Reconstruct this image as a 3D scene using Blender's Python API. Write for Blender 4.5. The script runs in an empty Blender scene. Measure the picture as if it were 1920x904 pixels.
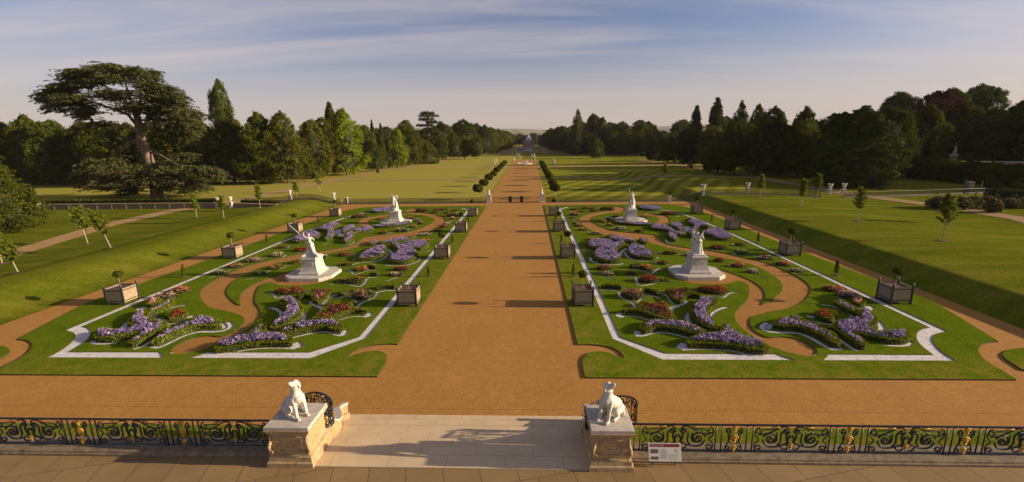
import bpy, bmesh, math, random
import numpy as np
from math import sin, cos, pi, radians, sqrt, atan2, exp
from mathutils import Vector, Matrix
from mathutils.geometry import delaunay_2d_cdt

SC = bpy.context.scene
COL = SC.collection
random.seed(7)
RNG = np.random.default_rng(11)

# ------------------------------------------------------------------ camera
CAMP = np.array([2.368, 0.0, 11.0]); FOC = 852.4
YAW, PITCH, ROLL = 0.03971, 0.2216, -0.01512
_f = np.array([-sin(YAW) * cos(PITCH), cos(YAW) * cos(PITCH), -sin(PITCH)])
_r = np.array([cos(YAW), sin(YAW), 0.0]); _u = np.cross(_r, _f)
_r, _u = _r * cos(ROLL) + _u * sin(ROLL), -_r * sin(ROLL) + _u * cos(ROLL)
cam = bpy.data.cameras.new('camera')
cam.sensor_fit = 'HORIZONTAL'; cam.sensor_width = 36.0
cam.lens = 36.0 * FOC / 1920.0
cam.clip_start = 0.1; cam.clip_end = 12000
camo = bpy.data.objects.new('camera', cam); COL.objects.link(camo)
M = Matrix.Identity(4)
for i, v in enumerate((_r, _u, -_f)):
    for j in range(3):
        M[j][i] = v[j]
for j in range(3):
    M[j][3] = CAMP[j]
camo.matrix_world = M
SC.camera = camo

# ------------------------------------------------------------------ sun, sky, exposure
SUN_EL, SUN_AZ = radians(15.0), radians(-1.5)      # azimuth measured from +X towards +Y
SUN_STRENGTH = 5.0
SKY_STRENGTH = 0.085
SC.view_settings.view_transform = 'Standard'
SC.view_settings.look = 'None'
SC.view_settings.gamma = 1.0
SC.view_settings.exposure = 0.75
sl = bpy.data.lights.new('sun', 'SUN'); sl.energy = SUN_STRENGTH; sl.angle = radians(0.55)
sl.color = (1.0, 0.83, 0.60)
so = bpy.data.objects.new('sun', sl); COL.objects.link(so)
sd = Vector((cos(SUN_EL) * cos(SUN_AZ), cos(SUN_EL) * sin(SUN_AZ), sin(SUN_EL)))
so.rotation_euler = sd.to_track_quat('Z', 'Y').to_euler()
so.location = (60, 0, 60)

W = bpy.data.worlds.new('World'); SC.world = W; W.use_nodes = True
nt = W.node_tree; N = nt.nodes; L = nt.links
for n in list(N): N.remove(n)
def nd(t, **k):
    n = N.new(t)
    for a, b in k.items(): setattr(n, a, b)
    return n
sky = nd('ShaderNodeTexSky'); sky.sky_type = 'NISHITA'; sky.sun_disc = False
sky.sun_elevation = SUN_EL; sky.sun_rotation = radians(90) - SUN_AZ
sky.altitude = 60; sky.air_density = 1.0; sky.dust_density = 2.0; sky.ozone_density = 2.2
tc = nd('ShaderNodeTexCoord')
sep = nd('ShaderNodeSeparateXYZ'); L.new(tc.outputs['Generated'], sep.inputs[0])
# cirrus: project the view direction on to a high flat layer so the streaks converge to the horizon
mx = nd('ShaderNodeMath', operation='MAXIMUM'); mx.inputs[1].default_value = 0.03; L.new(sep.outputs['Z'], mx.inputs[0])
ad = nd('ShaderNodeMath', operation='ADD'); ad.inputs[1].default_value = 0.10; L.new(mx.outputs[0], ad.inputs[0])
dx = nd('ShaderNodeMath', operation='DIVIDE'); L.new(sep.outputs['X'], dx.inputs[0]); L.new(ad.outputs[0], dx.inputs[1])
dy = nd('ShaderNodeMath', operation='DIVIDE'); L.new(sep.outputs['Y'], dy.inputs[0]); L.new(ad.outputs[0], dy.inputs[1])
cmb = nd('ShaderNodeCombineXYZ'); L.new(dx.outputs[0], cmb.inputs[0]); L.new(dy.outputs[0], cmb.inputs[1])
def cirrus(rot, sc, scale, lo, hi, detail, dist):
    mp = nd('ShaderNodeMapping'); mp.inputs['Rotation'].default_value = (0, 0, radians(rot)); mp.inputs['Scale'].default_value = sc
    L.new(cmb.outputs[0], mp.inputs[0])
    nz = nd('ShaderNodeTexNoise'); nz.inputs['Scale'].default_value = scale; nz.inputs['Detail'].default_value = detail
    nz.inputs['Roughness'].default_value = 0.55; nz.inputs['Distortion'].default_value = dist
    L.new(mp.outputs[0], nz.inputs[0])
    mr = nd('ShaderNodeMapRange'); mr.interpolation_type = 'SMOOTHSTEP'
    mr.inputs['From Min'].default_value = lo; mr.inputs['From Max'].default_value = hi
    L.new(nz.outputs[0], mr.inputs[0]); return mr.outputs[0]
c1 = cirrus(-38, (0.22, 1.3, 1), 0.8, 0.40, 0.72, 6, 0.5)
c2 = cirrus(-20, (0.6, 2.6, 1), 1.2, 0.42, 0.80, 8, 0.9)
cm = nd('ShaderNodeMath', operation='MULTIPLY_ADD'); L.new(c2, cm.inputs[0]); cm.inputs[1].default_value = 0.35; L.new(c1, cm.inputs[2])
fz = nd('ShaderNodeMapRange'); fz.interpolation_type = 'SMOOTHSTEP'; fz.inputs['From Min'].default_value = 0.03; fz.inputs['From Max'].default_value = 0.22; L.new(sep.outputs['Z'], fz.inputs[0])
cv = nd('ShaderNodeMix', data_type='FLOAT'); L.new(fz.outputs[0], cv.inputs[0]); cv.inputs[2].default_value = 0.95; L.new(cm.outputs[0], cv.inputs[3])
cl = nd('ShaderNodeMath', operation='MULTIPLY', use_clamp=True); L.new(cv.outputs[0], cl.inputs[0]); cl.inputs[1].default_value = 0.62
mix = nd('ShaderNodeMix', data_type='RGBA'); L.new(cl.outputs[0], mix.inputs[0]); 
tint = nd('ShaderNodeMix', data_type='RGBA', blend_type='MULTIPLY'); tint.inputs[0].default_value = 1.0; L.new(sky.outputs[0], tint.inputs[6]); tint.inputs[7].default_value = (0.72, 0.70, 0.88, 1)
L.new(tint.outputs[2], mix.inputs[6])
ccol = nd('ShaderNodeRGB'); ccol.outputs[0].default_value = (4.9, 4.15, 3.9, 1)
L.new(ccol.outputs[0], mix.inputs[7])
bg = nd('ShaderNodeBackground'); bg.inputs[1].default_value = SKY_STRENGTH
L.new(mix.outputs[2], bg.inputs[0])
wo = nd('ShaderNodeOutputWorld'); L.new(bg.outputs[0], wo.inputs[0])
SC.cycles.max_bounces = 6; SC.cycles.transparent_max_bounces = 6
SC.cycles.diffuse_bounces = 3; SC.cycles.glossy_bounces = 2; SC.cycles.transmission_bounces = 3

# ------------------------------------------------------------------ terrain and pixel -> ground
def sstep(a, b, x):
    t = np.clip((np.asarray(x, float) - a) / (b - a), 0, 1); return t * t * (3 - 2 * t)
def lramp(a, b, x): return np.clip((np.asarray(x, float) - a) / (b - a), 0, 1)
def ground_h(x, y):
    x = np.asarray(x, float); y = np.asarray(y, float)
    left = 0.95 * sstep(-31.3, -37.0, x) * (1 - 0.52 * lramp(-39.3, -41.6, x)) * (1 - .9 * sstep(-41.6, -50, x)) * (1 - sstep(82, 88, y))
    right = 1.05 * lramp(30.3, 32.9, x) * (1 - 0.85 * sstep(40, 60, x)) * (1 - sstep(135, 160, y))
    return left + right
def G(px, py, z=None):
    """point of the ground (or of the level z) seen at full-size photo pixel px, py"""
    d = _f * FOC + _r * (px - 960) - _u * (py - 452)
    zz = 0.0 if z is None else z
    for _ in range(12):
        t = (zz - CAMP[2]) / d[2]; p = CAMP + d * t
        if z is not None: break
        zz = 0.5 * zz + 0.5 * float(ground_h(p[0], p[1]))
    return Vector((float(p[0]), float(p[1]), float(zz)))
def proj(P):
    d = np.array(P, float) - CAMP; z = d @ _f
    return 960 + FOC * (d @ _r) / z, 452 - FOC * (d @ _u) / z
def height_to(p, ytop):
    """height of a thing standing at p whose top is seen at photo row ytop"""
    lo, hi = 0.05, 60.0
    for _ in range(40):
        m = (lo + hi) / 2
        if proj((p[0], p[1], p[2] + m))[1] > ytop: lo = m
        else: hi = m
    return (lo + hi) / 2
def px_m(p):
    d = np.array(p, float) - CAMP; return FOC / (d @ _f)

# ------------------------------------------------------------------ mesh helpers
class MB:
    """collects vertices and faces of one mesh"""
    def __init__(s): s.v = []; s.f = []; s.m = []
    def add(s, vs, fs, mi=0):
        o = len(s.v); s.v.extend([tuple(v) for v in vs]); s.f.extend([tuple(i + o for i in f) for f in fs]); s.m.extend([mi] * len(fs))
    def box(s, x0, x1, y0, y1, z0, z1, mi=0):
        s.add([(x0, y0, z0), (x1, y0, z0), (x1, y1, z0), (x0, y1, z0), (x0, y0, z1), (x1, y0, z1), (x1, y1, z1), (x0, y1, z1)],
              [(3, 2, 1, 0), (4, 5, 6, 7), (0, 1, 5, 4), (1, 2, 6, 5), (2, 3, 7, 6), (3, 0, 4, 7)], mi)
    def prism(s, pts, z0, z1, mi=0):
        n = len(pts); a = sum(pts[i][0] * pts[(i + 1) % n][1] - pts[(i + 1) % n][0] * pts[i][1] for i in range(n))
        if a < 0: pts = pts[::-1]
        s.add([(p[0], p[1], z0) for p in pts] + [(p[0], p[1], z1) for p in pts],
              [tuple(range(n))[::-1], tuple(range(n, 2 * n))] + [(i, (i + 1) % n, n + (i + 1) % n, n + i) for i in range(n)], mi)
    def stack(s, rings, mi=0, cap=True):
        """rings: list of equal-length point loops, bottom to top (counter-clockwise)"""
        n = len(rings[0]); vs = [p for r in rings for p in r]; fs = []
        for k in range(len(rings) - 1):
            for i in range(n):
                fs.append((k * n + i, k * n + (i + 1) % n, (k + 1) * n + (i + 1) % n, (k + 1) * n + i))
        if cap: fs += [tuple(range(n))[::-1], tuple(range((len(rings) - 1) * n, len(rings) * n))]
        s.add(vs, fs, mi)
    def lathe(s, prof, n=16, c=(0, 0, 0), mi=0):
        s.stack([[(c[0] + r * cos(2 * pi * i / n), c[1] + r * sin(2 * pi * i / n), c[2] + z) for i in range(n)] for r, z in prof], mi)
    def rects(s, prof, c=(0, 0, 0), mi=0):
        """prof: (half width x, half depth y, z) sections of a moulded block"""
        s.stack([[(c[0] - a, c[1] - b, c[2] + z), (c[0] + a, c[1] - b, c[2] + z), (c[0] + a, c[1] + b, c[2] + z), (c[0] - a, c[1] + b, c[2] + z)] for a, b, z in prof], mi)
    def tube(s, pts, r, n=6, mi=0, cap=True):
        pts = [Vector(p) for p in pts]; rs = r if isinstance(r, (list, tuple)) else [r] * len(pts)
        rings = []; up = None
        for i, p in enumerate(pts):
            t = (pts[min(i + 1, len(pts) - 1)] - pts[max(i - 1, 0)])
            if t.length < 1e-9: t = Vector((0, 0, 1))
            t.normalize()
            if up is None: up = t.orthogonal().normalized()
            up = (up - t * up.dot(t))
            if up.length < 1e-6: up = t.orthogonal()
            up.normalize(); b = t.cross(up)
            rings.append([tuple(p + (up * cos(2 * pi * k / n) + b * sin(2 * pi * k / n)) * rs[i]) for k in range(n)])
        s.stack(rings, mi, cap)
    def ball(s, c, r, n=10, m=7, mi=0, sc=(1, 1, 1)):
        rings = []
        for j in range(m + 1):
            a = -pi / 2 + pi * j / m; rr = max(cos(a), 0.02) * r
            rings.append([(c[0] + sc[0] * rr * cos(2 * pi * i / n), c[1] + sc[1] * rr * sin(2 * pi * i / n), c[2] + sc[2] * r * sin(a)) for i in range(n)])
        s.stack(rings, mi)
    def build(s, name, mats, parent=None, loc=(0, 0, 0), smooth=False):
        me = bpy.data.meshes.new(name); me.from_pydata(s.v, [], s.f)
        return link(name, me, mats, parent, loc, smooth, s.m)
def link(name, me, mats, parent=None, loc=(0, 0, 0), smooth=False, mi=None):
    mats = mats if isinstance(mats, (list, tuple)) else [mats]
    for m in mats: me.materials.append(m)
    if mi is not None and len(mats) > 1: me.polygons.foreach_set('material_index', mi)
    if smooth: me.polygons.foreach_set('use_smooth', [True] * len(me.polygons))
    me.update()
    o = bpy.data.objects.new(name, me); COL.objects.link(o); o.location = loc
    if parent is not None: o.parent = parent
    return o
def quads_mesh(name, V, cols=None):
    """V: (n,4,3) array of quads -> mesh, optional per-quad colours"""
    n = len(V); me = bpy.data.meshes.new(name)
    me.vertices.add(n * 4); me.vertices.foreach_set('co', V.reshape(-1).astype(np.float32))
    me.loops.add(n * 4); me.loops.foreach_set('vertex_index', np.arange(n * 4, dtype=np.int32))
    me.polygons.add(n); me.polygons.foreach_set('loop_start', np.arange(0, n * 4, 4, dtype=np.int32))
    me.polygons.foreach_set('loop_total', np.full(n, 4, np.int32))
    if cols is not None:
        ca = me.color_attributes.new('col', 'FLOAT_COLOR', 'CORNER')
        c = np.ones((n, 4, 4), np.float32); c[:, :, :3] = np.asarray(cols)[:, None, :]
        ca.data.foreach_set('color', c.reshape(-1))
    me.update(calc_edges=True); return me
def leaf_quads(P, Nrm, size, aspect=1.6, jit=0.6, rng=RNG):
    """little leaf shaped cards at P, facing roughly along Nrm"""
    n = len(P); Nn = Nrm + rng.normal(0, jit, (n, 3)); Nn /= np.linalg.norm(Nn, axis=1)[:, None] + 1e-9
    a = rng.normal(0, 1, (n, 3)); t = np.cross(Nn, a); t /= np.linalg.norm(t, axis=1)[:, None] + 1e-9
    b = np.cross(Nn, t); s = np.asarray(size) * rng.uniform(0.65, 1.3, n); s = s[:, None]
    bend = Nn * s * 0.25
    return np.stack([P - t * s * aspect * .5, P - b * s * .5 + bend, P + t * s * aspect * .5, P + b * s * .5 + bend], 1)
def tag(o, label=None, cat=None, group=None, kind=None):
    if label: o['label'] = label
    if cat: o['category'] = cat
    if group: o['group'] = group
    if kind: o['kind'] = kind
    return o
def empty(name, loc, rz=0):
    o = bpy.data.objects.new(name, None); COL.objects.link(o); o.location = loc; o.rotation_euler = (0, 0, rz); o.empty_display_size = 0.3
    return o
def copy_tree(o, parent=None):
    c = o.copy(); COL.objects.link(c)
    if parent is not None: c.parent = parent
    for ch in list(o.children): copy_tree(ch, c)
    return c

# ------------------------------------------------------------------ materials
def new_mat(name):
    m = bpy.data.materials.new(name); m.use_nodes = True; t = m.node_tree
    for n in list(t.nodes): t.nodes.remove(n)
    return m, t
def fac_noise(t, scale, lo, hi, detail=4, coord='pos', vec=None, rough=0.55):
    n = t.nodes.new('ShaderNodeTexNoise'); n.inputs['Scale'].default_value = scale; n.inputs['Detail'].default_value = detail
    n.inputs['Roughness'].default_value = rough
    if vec is not None: t.links.new(vec, n.inputs[0])
    elif coord == 'pos':
        g = t.nodes.new('ShaderNodeNewGeometry'); t.links.new(g.outputs['Position'], n.inputs[0])
    else:
        g = t.nodes.new('ShaderNodeTexCoord'); t.links.new(g.outputs['Object'], n.inputs[0])
    r = t.nodes.new('ShaderNodeMapRange'); r.inputs['From Min'].default_value = lo; r.inputs['From Max'].default_value = hi
    t.links.new(n.outputs[0], r.inputs[0]); return r.outputs[0], n.outputs[0]
def mixc(t, fac, a, b):
    m = t.nodes.new('ShaderNodeMix'); m.data_type = 'RGBA'
    for i, v in ((0, fac), (6, a), (7, b)):
        if isinstance(v, tuple): m.inputs[i].default_value = (*v, 1)
        elif isinstance(v, (float, int)): m.inputs[i].default_value = v
        else: t.links.new(v, m.inputs[i])
    return m.outputs[2]
def finish(t, col, rough=0.9, bump=None, bstr=0.3, bdist=0.02, metallic=0.0, spec=0.3):
    p = t.nodes.new('ShaderNodeBsdfPrincipled'); p.inputs['Roughness'].default_value = rough
    p.inputs['Metallic'].default_value = metallic; p.inputs['Specular IOR Level'].default_value = spec
    if isinstance(col, tuple): p.inputs['Base Color'].default_value = (*col, 1)
    else: t.links.new(col, p.inputs['Base Color'])
    if bump is not None:
        b = t.nodes.new('ShaderNodeBump'); b.inputs['Strength'].default_value = bstr; b.inputs['Distance'].default_value = bdist
        t.links.new(bump, b.inputs['Height']); t.links.new(b.outputs[0], p.inputs['Normal'])
    o = t.nodes.new('ShaderNodeOutputMaterial'); t.links.new(p.outputs[0], o.inputs[0]); return p
def simple(name, c1, c2, scale=3, rough=0.85, bscale=None, bstr=0.3, bdist=0.01, c3=None, coord='pos', metallic=0.0, spec=0.3):
    m, t = new_mat(name); f, _ = fac_noise(t, scale, 0.35, 0.65, 5, coord); c = mixc(t, f, c1, c2)
    if c3:
        f3, _ = fac_noise(t, scale * 0.23, 0.5, 0.72, 4, coord); c = mixc(t, f3, c, c3)
    b = None
    if bscale: _, b = fac_noise(t, bscale, 0, 1, 3, coord)
    finish(t, c, rough, b, bstr, bdist, metallic, spec); return m

def lawn_material():
    m, t = new_mat('lawn')
    geo = t.nodes.new('ShaderNodeNewGeometry'); sp = t.nodes.new('ShaderNodeSeparateXYZ'); t.links.new(geo.outputs['Position'], sp.inputs[0])
    def rng(out, a, b, lo=0.0, hi=1.0):
        r = t.nodes.new('ShaderNodeMapRange'); r.inputs['From Min'].default_value = a; r.inputs['From Max'].default_value = b
        r.inputs['To Min'].default_value = lo; r.inputs['To Max'].default_value = hi; t.links.new(out, r.inputs[0]); return r.outputs[0]
    def mul(a, b, op='MULTIPLY'):
        n = t.nodes.new('ShaderNodeMath'); n.operation = op; n.use_clamp = True
        for i, v in enumerate((a, b)):
            if isinstance(v, (int, float)): n.inputs[i].default_value = v
            else: t.links.new(v, n.inputs[i])
        return n.outputs[0]
    f1, _ = fac_noise(t, 0.22, 0.35, 0.68, 5)
    f2, _ = fac_noise(t, 1.9, 0.35, 0.7, 6, rough=0.7)
    f3, _ = fac_noise(t, 6.5, 0.36, 0.62, 6, rough=.8)
    c = mixc(t, f1, (0.112, 0.142, 0.005), (0.200, 0.192, 0.014))
    c = mixc(t, mul(f2, 0.60), c, (0.290, 0.235, 0.032))
    # broad mowing streaks running along the terrace
    mp = t.nodes.new('ShaderNodeMapping'); mp.inputs['Rotation'].default_value = (0, 0, radians(14)); mp.inputs['Scale'].default_value = (0.05, 0.55, 1)
    t.links.new(geo.outputs['Position'], mp.inputs[0])
    f4, _ = fac_noise(t, 0.8, 0.42, 0.66, 4, vec=mp.outputs[0]); c = mixc(t, mul(f4, 0.70), c, (0.300, 0.240, 0.034))
    mp5 = t.nodes.new('ShaderNodeMapping'); mp5.inputs['Rotation'].default_value = (0, 0, radians(8)); mp5.inputs['Scale'].default_value = (0.18, 1.1, 1); t.links.new(geo.outputs['Position'], mp5.inputs[0])
    f5, _ = fac_noise(t, 0.55, 0.42, 0.62, 6, vec=mp5.outputs[0], rough=.7); c = mixc(t, mul(f5, 0.55), c, (0.070, 0.098, 0.004))
    # dry far lawn on the left of the avenue
    far = rng(sp.outputs['Y'], 80, 84); lf = rng(sp.outputs['X'], 0, -3); rt = rng(sp.outputs['X'], 0, 3)
    dry = mul(far, lf); c = mixc(t, mul(dry, 0.85), c, (0.43, 0.36, 0.060))
    # mowing stripes right of the avenue, diagonal
    mp2 = t.nodes.new('ShaderNodeMapping'); mp2.inputs['Rotation'].default_value = (0, 0, radians(27))
    t.links.new(geo.outputs['Position'], mp2.inputs[0])
    wv = t.nodes.new('ShaderNodeTexWave'); wv.inputs['Scale'].default_value = 0.085; wv.inputs['Distortion'].default_value = 0.0; wv.wave_profile = 'SIN'
    t.links.new(mp2.outputs[0], wv.inputs[0])
    s = rng(wv.outputs['Fac'], 0.35, 0.65)
    lim = rng(sp.outputs['X'], 50, 44)
    st = mul(mul(mul(s, far), rt), lim); c = mixc(t, mul(st, 0.70), c, (0.36, 0.32, 0.040))
    c = mixc(t, mul(mul(mul(far, lf), s), 0.5), c, (0.36, 0.28, 0.07))
    fd = t.nodes.new('ShaderNodeMath'); fd.operation = 'MULTIPLY_ADD'; t.links.new(far, fd.inputs[0]); fd.inputs[1].default_value = -0.50; fd.inputs[2].default_value = 0.8
    c = mixc(t, mul(f3, fd.outputs[0]), c, (0.055, 0.080, 0.004))
    _, b = fac_noise(t, 9, 0, 1, 6, rough=0.75)
    finish(t, c, 1.0, b, 0.45, 0.05, spec=0.0); return m

def parterre_grass():
    m, t = new_mat('parterre_grass')
    f1, _ = fac_noise(t, 0.5, 0.35, 0.65, 4); c = mixc(t, f1, (0.100, 0.165, 0.003), (0.170, 0.210, 0.008))
    f2, _ = fac_noise(t, 5, 0.45, 0.75, 6, rough=0.7); c = mixc(t, f2, c, (0.25, 0.25, 0.014))
    geo = t.nodes.new('ShaderNodeNewGeometry'); sp = t.nodes.new('ShaderNodeSeparateXYZ'); t.links.new(geo.outputs['Position'], sp.inputs[0])
    ab = t.nodes.new('ShaderNodeMath'); ab.operation = 'ABSOLUTE'; t.links.new(sp.outputs['X'], ab.inputs[0])
    r = t.nodes.new('ShaderNodeMapRange'); r.inputs['From Min'].default_value = 8.0; r.inputs['From Max'].default_value = 5.5; t.links.new(ab.outputs[0], r.inputs[0])
    r2 = t.nodes.new('ShaderNodeMapRange'); r2.inputs['From Min'].default_value = 22.5; r2.inputs['From Max'].default_value = 20.3; t.links.new(sp.outputs['Y'], r2.inputs[0])
    mxx = t.nodes.new('ShaderNodeMath'); mxx.operation = 'MAXIMUM'; t.links.new(r.outputs[0], mxx.inputs[0]); t.links.new(r2.outputs[0], mxx.inputs[1])
    f4, _ = fac_noise(t, 1.3, 0.38, 0.62, 5)
    mm = t.nodes.new('ShaderNodeMath'); mm.operation = 'MULTIPLY'; t.links.new(mxx.outputs[0], mm.inputs[0]); t.links.new(f4, mm.inputs[1])
    c = mixc(t, mm.outputs[0], c, (0.30, 0.235, 0.030))
    f3, _ = fac_noise(t, 11, 0.36, 0.62, 6, rough=.8); m2 = t.nodes.new('ShaderNodeMath'); m2.operation = 'MULTIPLY'; t.links.new(f3, m2.inputs[0]); m2.inputs[1].default_value = 0.80
    c = mixc(t, m2.outputs[0], c, (0.04, 0.075, 0.006))
    _, b = fac_noise(t, 14, 0, 1, 6, rough=0.75)
    finish(t, c, 1.0, b, 0.6, 0.05, spec=0.0); return m

def gravel_material(name, a, b_, c_, spk):
    m, t = new_mat(name)
    f1, _ = fac_noise(t, 0.35, 0.3, 0.7, 5); c = mixc(t, f1, a, b_)
    f2, _ = fac_noise(t, 2.4, 0.35, 0.75, 6, rough=0.7); c = mixc(t, f2, c, c_)
    v = t.nodes.new('ShaderNodeTexVoronoi'); v.inputs['Scale'].default_value = 9 if name.startswith('white') else 22
    g = t.nodes.new('ShaderNodeNewGeometry'); t.links.new(g.outputs['Position'], v.inputs[0])
    sp = t.nodes.new('ShaderNodeSeparateColor'); t.links.new(v.outputs['Color'], sp.inputs[0])
    r = t.nodes.new('ShaderNodeMapRange'); r.inputs['From Min'].default_value = 0.62; r.inputs['From Max'].default_value = 0.95; r.inputs['To Max'].default_value = 0.45
    t.links.new(sp.outputs[0], r.inputs[0]); c = mixc(t, r.outputs[0], c, spk)
    mw_ = t.nodes.new('ShaderNodeMapping'); mw_.inputs['Scale'].default_value = (1.1, .06, 1); t.links.new(g.outputs['Position'], mw_.inputs[0]); fw, _ = fac_noise(t, 1.0, 0.45, 0.75, 4, vec=mw_.outputs[0]); mq = t.nodes.new('ShaderNodeMath'); mq.operation = 'MULTIPLY'; mq.inputs[1].default_value = .35; t.links.new(fw, mq.inputs[0]); c = mixc(t, mq.outputs[0], c, c_)
    _, bb = fac_noise(t, 16, 0, 1, 5, rough=0.8)
    finish(t, c, 0.95, bb, 0.7, 0.05, spec=0.1); return m

def foliage_mat(name, c1, c2, trans=0.25, tcol=None, scale=0.35, coord='obj', rnd=0.25):
    m, t = new_mat(name)
    f, _ = fac_noise(t, scale, 0.35, 0.65, 4, coord)
    c = mixc(t, f, c1, c2)
    oi = t.nodes.new('ShaderNodeObjectInfo')
    hsv = t.nodes.new('ShaderNodeHueSaturation')
    r = t.nodes.new('ShaderNodeMapRange'); r.inputs['To Min'].default_value = 1 - rnd; r.inputs['To Max'].default_value = 1 + rnd
    t.links.new(oi.outputs['Random'], r.inputs[0]); t.links.new(r.outputs[0], hsv.inputs['Value'])
    r2 = t.nodes.new('ShaderNodeMapRange'); r2.inputs['To Min'].default_value = 0.485; r2.inputs['To Max'].default_value = 0.51
    t.links.new(oi.outputs['Random'], r2.inputs[0]); t.links.new(r2.outputs[0], hsv.inputs['Hue'])
    t.links.new(c, hsv.inputs['Color'])
    d = t.nodes.new('ShaderNodeBsdfPrincipled'); d.inputs['Roughness'].default_value = 0.65; d.inputs['Specular IOR Level'].default_value = 0.0
    t.links.new(hsv.outputs[0], d.inputs['Base Color'])
    tr = t.nodes.new('ShaderNodeBsdfTranslucent'); t.links.new(hsv.outputs[0], tr.inputs[0])
    ms = t.nodes.new('ShaderNodeMixShader'); ms.inputs[0].default_value = trans
    t.links.new(d.outputs[0], ms.inputs[1]); t.links.new(tr.outputs[0], ms.inputs[2])
    o = t.nodes.new('ShaderNodeOutputMaterial'); t.links.new(ms.outputs[0], o.inputs[0]); return m

def petal_mat():
    m, t = new_mat('petals'); a = t.nodes.new('ShaderNodeAttribute'); a.attribute_name = 'col'
    d = t.nodes.new('ShaderNodeBsdfDiffuse'); t.links.new(a.outputs['Color'], d.inputs[0])
    tr = t.nodes.new('ShaderNodeBsdfTranslucent'); t.links.new(a.outputs['Color'], tr.inputs[0])
    ms = t.nodes.new('ShaderNodeMixShader'); ms.inputs[0].default_value = 0.25
    t.links.new(d.outputs[0], ms.inputs[1]); t.links.new(tr.outputs[0], ms.inputs[2])
    o = t.nodes.new('ShaderNodeOutputMaterial'); t.links.new(ms.outputs[0], o.inputs[0]); return m

def stone_material(name, a, b_, stain, bump=0.4, lichen=0.5):
    m, t = new_mat(name)
    f1, _ = fac_noise(t, 2.2, 0.3, 0.7, 6); c = mixc(t, f1, a, b_)
    f2, _ = fac_noise(t, 5.5, 0.47, 0.68, 8, rough=0.75)
    mm = t.nodes.new('ShaderNodeMath'); mm.operation = 'MULTIPLY'; mm.inputs[1].default_value = lichen; t.links.new(f2, mm.inputs[0])
    c = mixc(t, mm.outputs[0], c, stain)
    _, b = fac_noise(t, 28, 0, 1, 5); finish(t, c, 0.85, b, bump, 0.01); return m

def paving_material(name, a, b_, joint, lw, lh, off=(0, 0), rot=0):
    """flagstones laid in courses, thin dark joints"""
    m, t = new_mat(name)
    g = t.nodes.new('ShaderNodeNewGeometry'); mp = t.nodes.new('ShaderNodeMapping'); mp.inputs['Location'].default_value = (off[0], off[1], 0)
    mp.inputs['Rotation'].default_value = (0, 0, radians(rot))
    t.links.new(g.outputs['Position'], mp.inputs[0])
    br = t.nodes.new('ShaderNodeTexBrick'); br.inputs['Scale'].default_value = 1.0; br.inputs['Mortar Size'].default_value = 0.011
    br.inputs['Brick Width'].default_value = lw; br.inputs['Row Height'].default_value = lh; br.inputs['Mortar Smooth'].default_value = 0.2
    br.inputs['Color1'].default_value = (*a, 1); br.inputs['Color2'].default_value = (*b_, 1); br.inputs['Mortar'].default_value = (*joint, 1)
    t.links.new(mp.outputs[0], br.inputs[0])
    f2, _ = fac_noise(t, 1.1, 0.35, 0.75, 7, rough=0.7)
    mm = t.nodes.new('ShaderNodeMath'); mm.operation = 'MULTIPLY'; mm.inputs[1].default_value = 0.5; t.links.new(f2, mm.inputs[0])
    c = mixc(t, mm.outputs[0], br.outputs['Color'], tuple(x * 0.62 for x in a))
    _, b = fac_noise(t, 25, 0, 1, 5); finish(t, c, 0.85, b, 0.25, 0.008); return m

MAT = {}
MAT['lawn'] = lawn_material()
MAT['pgrass'] = parterre_grass()
MAT['gravel'] = gravel_material('orange_gravel', (0.43, 0.208, 0.050), (0.50, 0.248, 0.062), (0.37, 0.175, 0.040), (0.18, 0.085, 0.03))
MAT['sand'] = gravel_material('parterre_gravel', (0.38, 0.180, 0.042), (0.44, 0.212, 0.048), (0.31, 0.142, 0.032), (0.22, 0.10, 0.04))
MAT['white_gravel'] = gravel_material('white_gravel', (0.72, 0.66, 0.62), (0.80, 0.75, 0.70), (0.62, 0.55, 0.50), (0.38, 0.27, 0.22))
MAT['soil'] = simple('soil_edge', (0.05, 0.035, 0.018), (0.07, 0.06, 0.02), 6)
MAT['dirt'] = simple('planting_soil', (0.10, 0.045, 0.03), (0.16, 0.07, 0.045), 9, bscale=25, bstr=0.8, bdist=0.03)
MAT['marble'] = stone_material('white_marble', (0.56, 0.51, 0.43), (0.68, 0.62, 0.53), (0.26, 0.23, 0.18), 0.4, 0.75)
MAT['pedestal'] = stone_material('pedestal_stone', (0.48, 0.43, 0.35), (0.58, 0.52, 0.43), (0.22, 0.19, 0.15), 0.4, 0.7)
MAT['sandstone'] = stone_material('weathered_sandstone', (0.40, 0.27, 0.13), (0.48, 0.33, 0.165), (0.17, 0.12, 0.055), 0.6, 0.85)
MAT['palestone'] = stone_material('pale_cap_stone', (0.46, 0.39, 0.31), (0.54, 0.47, 0.38), (0.24, 0.20, 0.15), 0.4, 0.6)
MAT['kerbstone'] = stone_material('mossy_kerb_stone', (0.20, 0.145, 0.085), (0.27, 0.195, 0.115), (0.08, 0.06, 0.035), 0.7, 0.9)
MAT['paving'] = paving_material('terrace_flags', (0.25, 0.155, 0.062), (0.31, 0.195, 0.080), (0.05, 0.032, 0.018), 1.15, 1.9, (0.3, 0.2), -14)
MAT['steps'] = paving_material('step_stone', (0.64, 0.46, 0.26), (0.67, 0.485, 0.28), (0.36, 0.27, 0.16), 1.9, 0.6, (0.4, 0.06))
MAT['wood'] = simple('oak_boards', (0.30, 0.21, 0.12), (0.40, 0.29, 0.17), 6, 0.75, 40, 0.3, 0.004, coord='obj')
MAT['wood_shaded'] = simple('shaded_boards', (0.20, 0.155, 0.115), (0.27, 0.21, 0.155), 5, 0.8, 40, 0.3, 0.004, coord='obj')  # shade put into the colour: darker boards for sides turned from the sun
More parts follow.
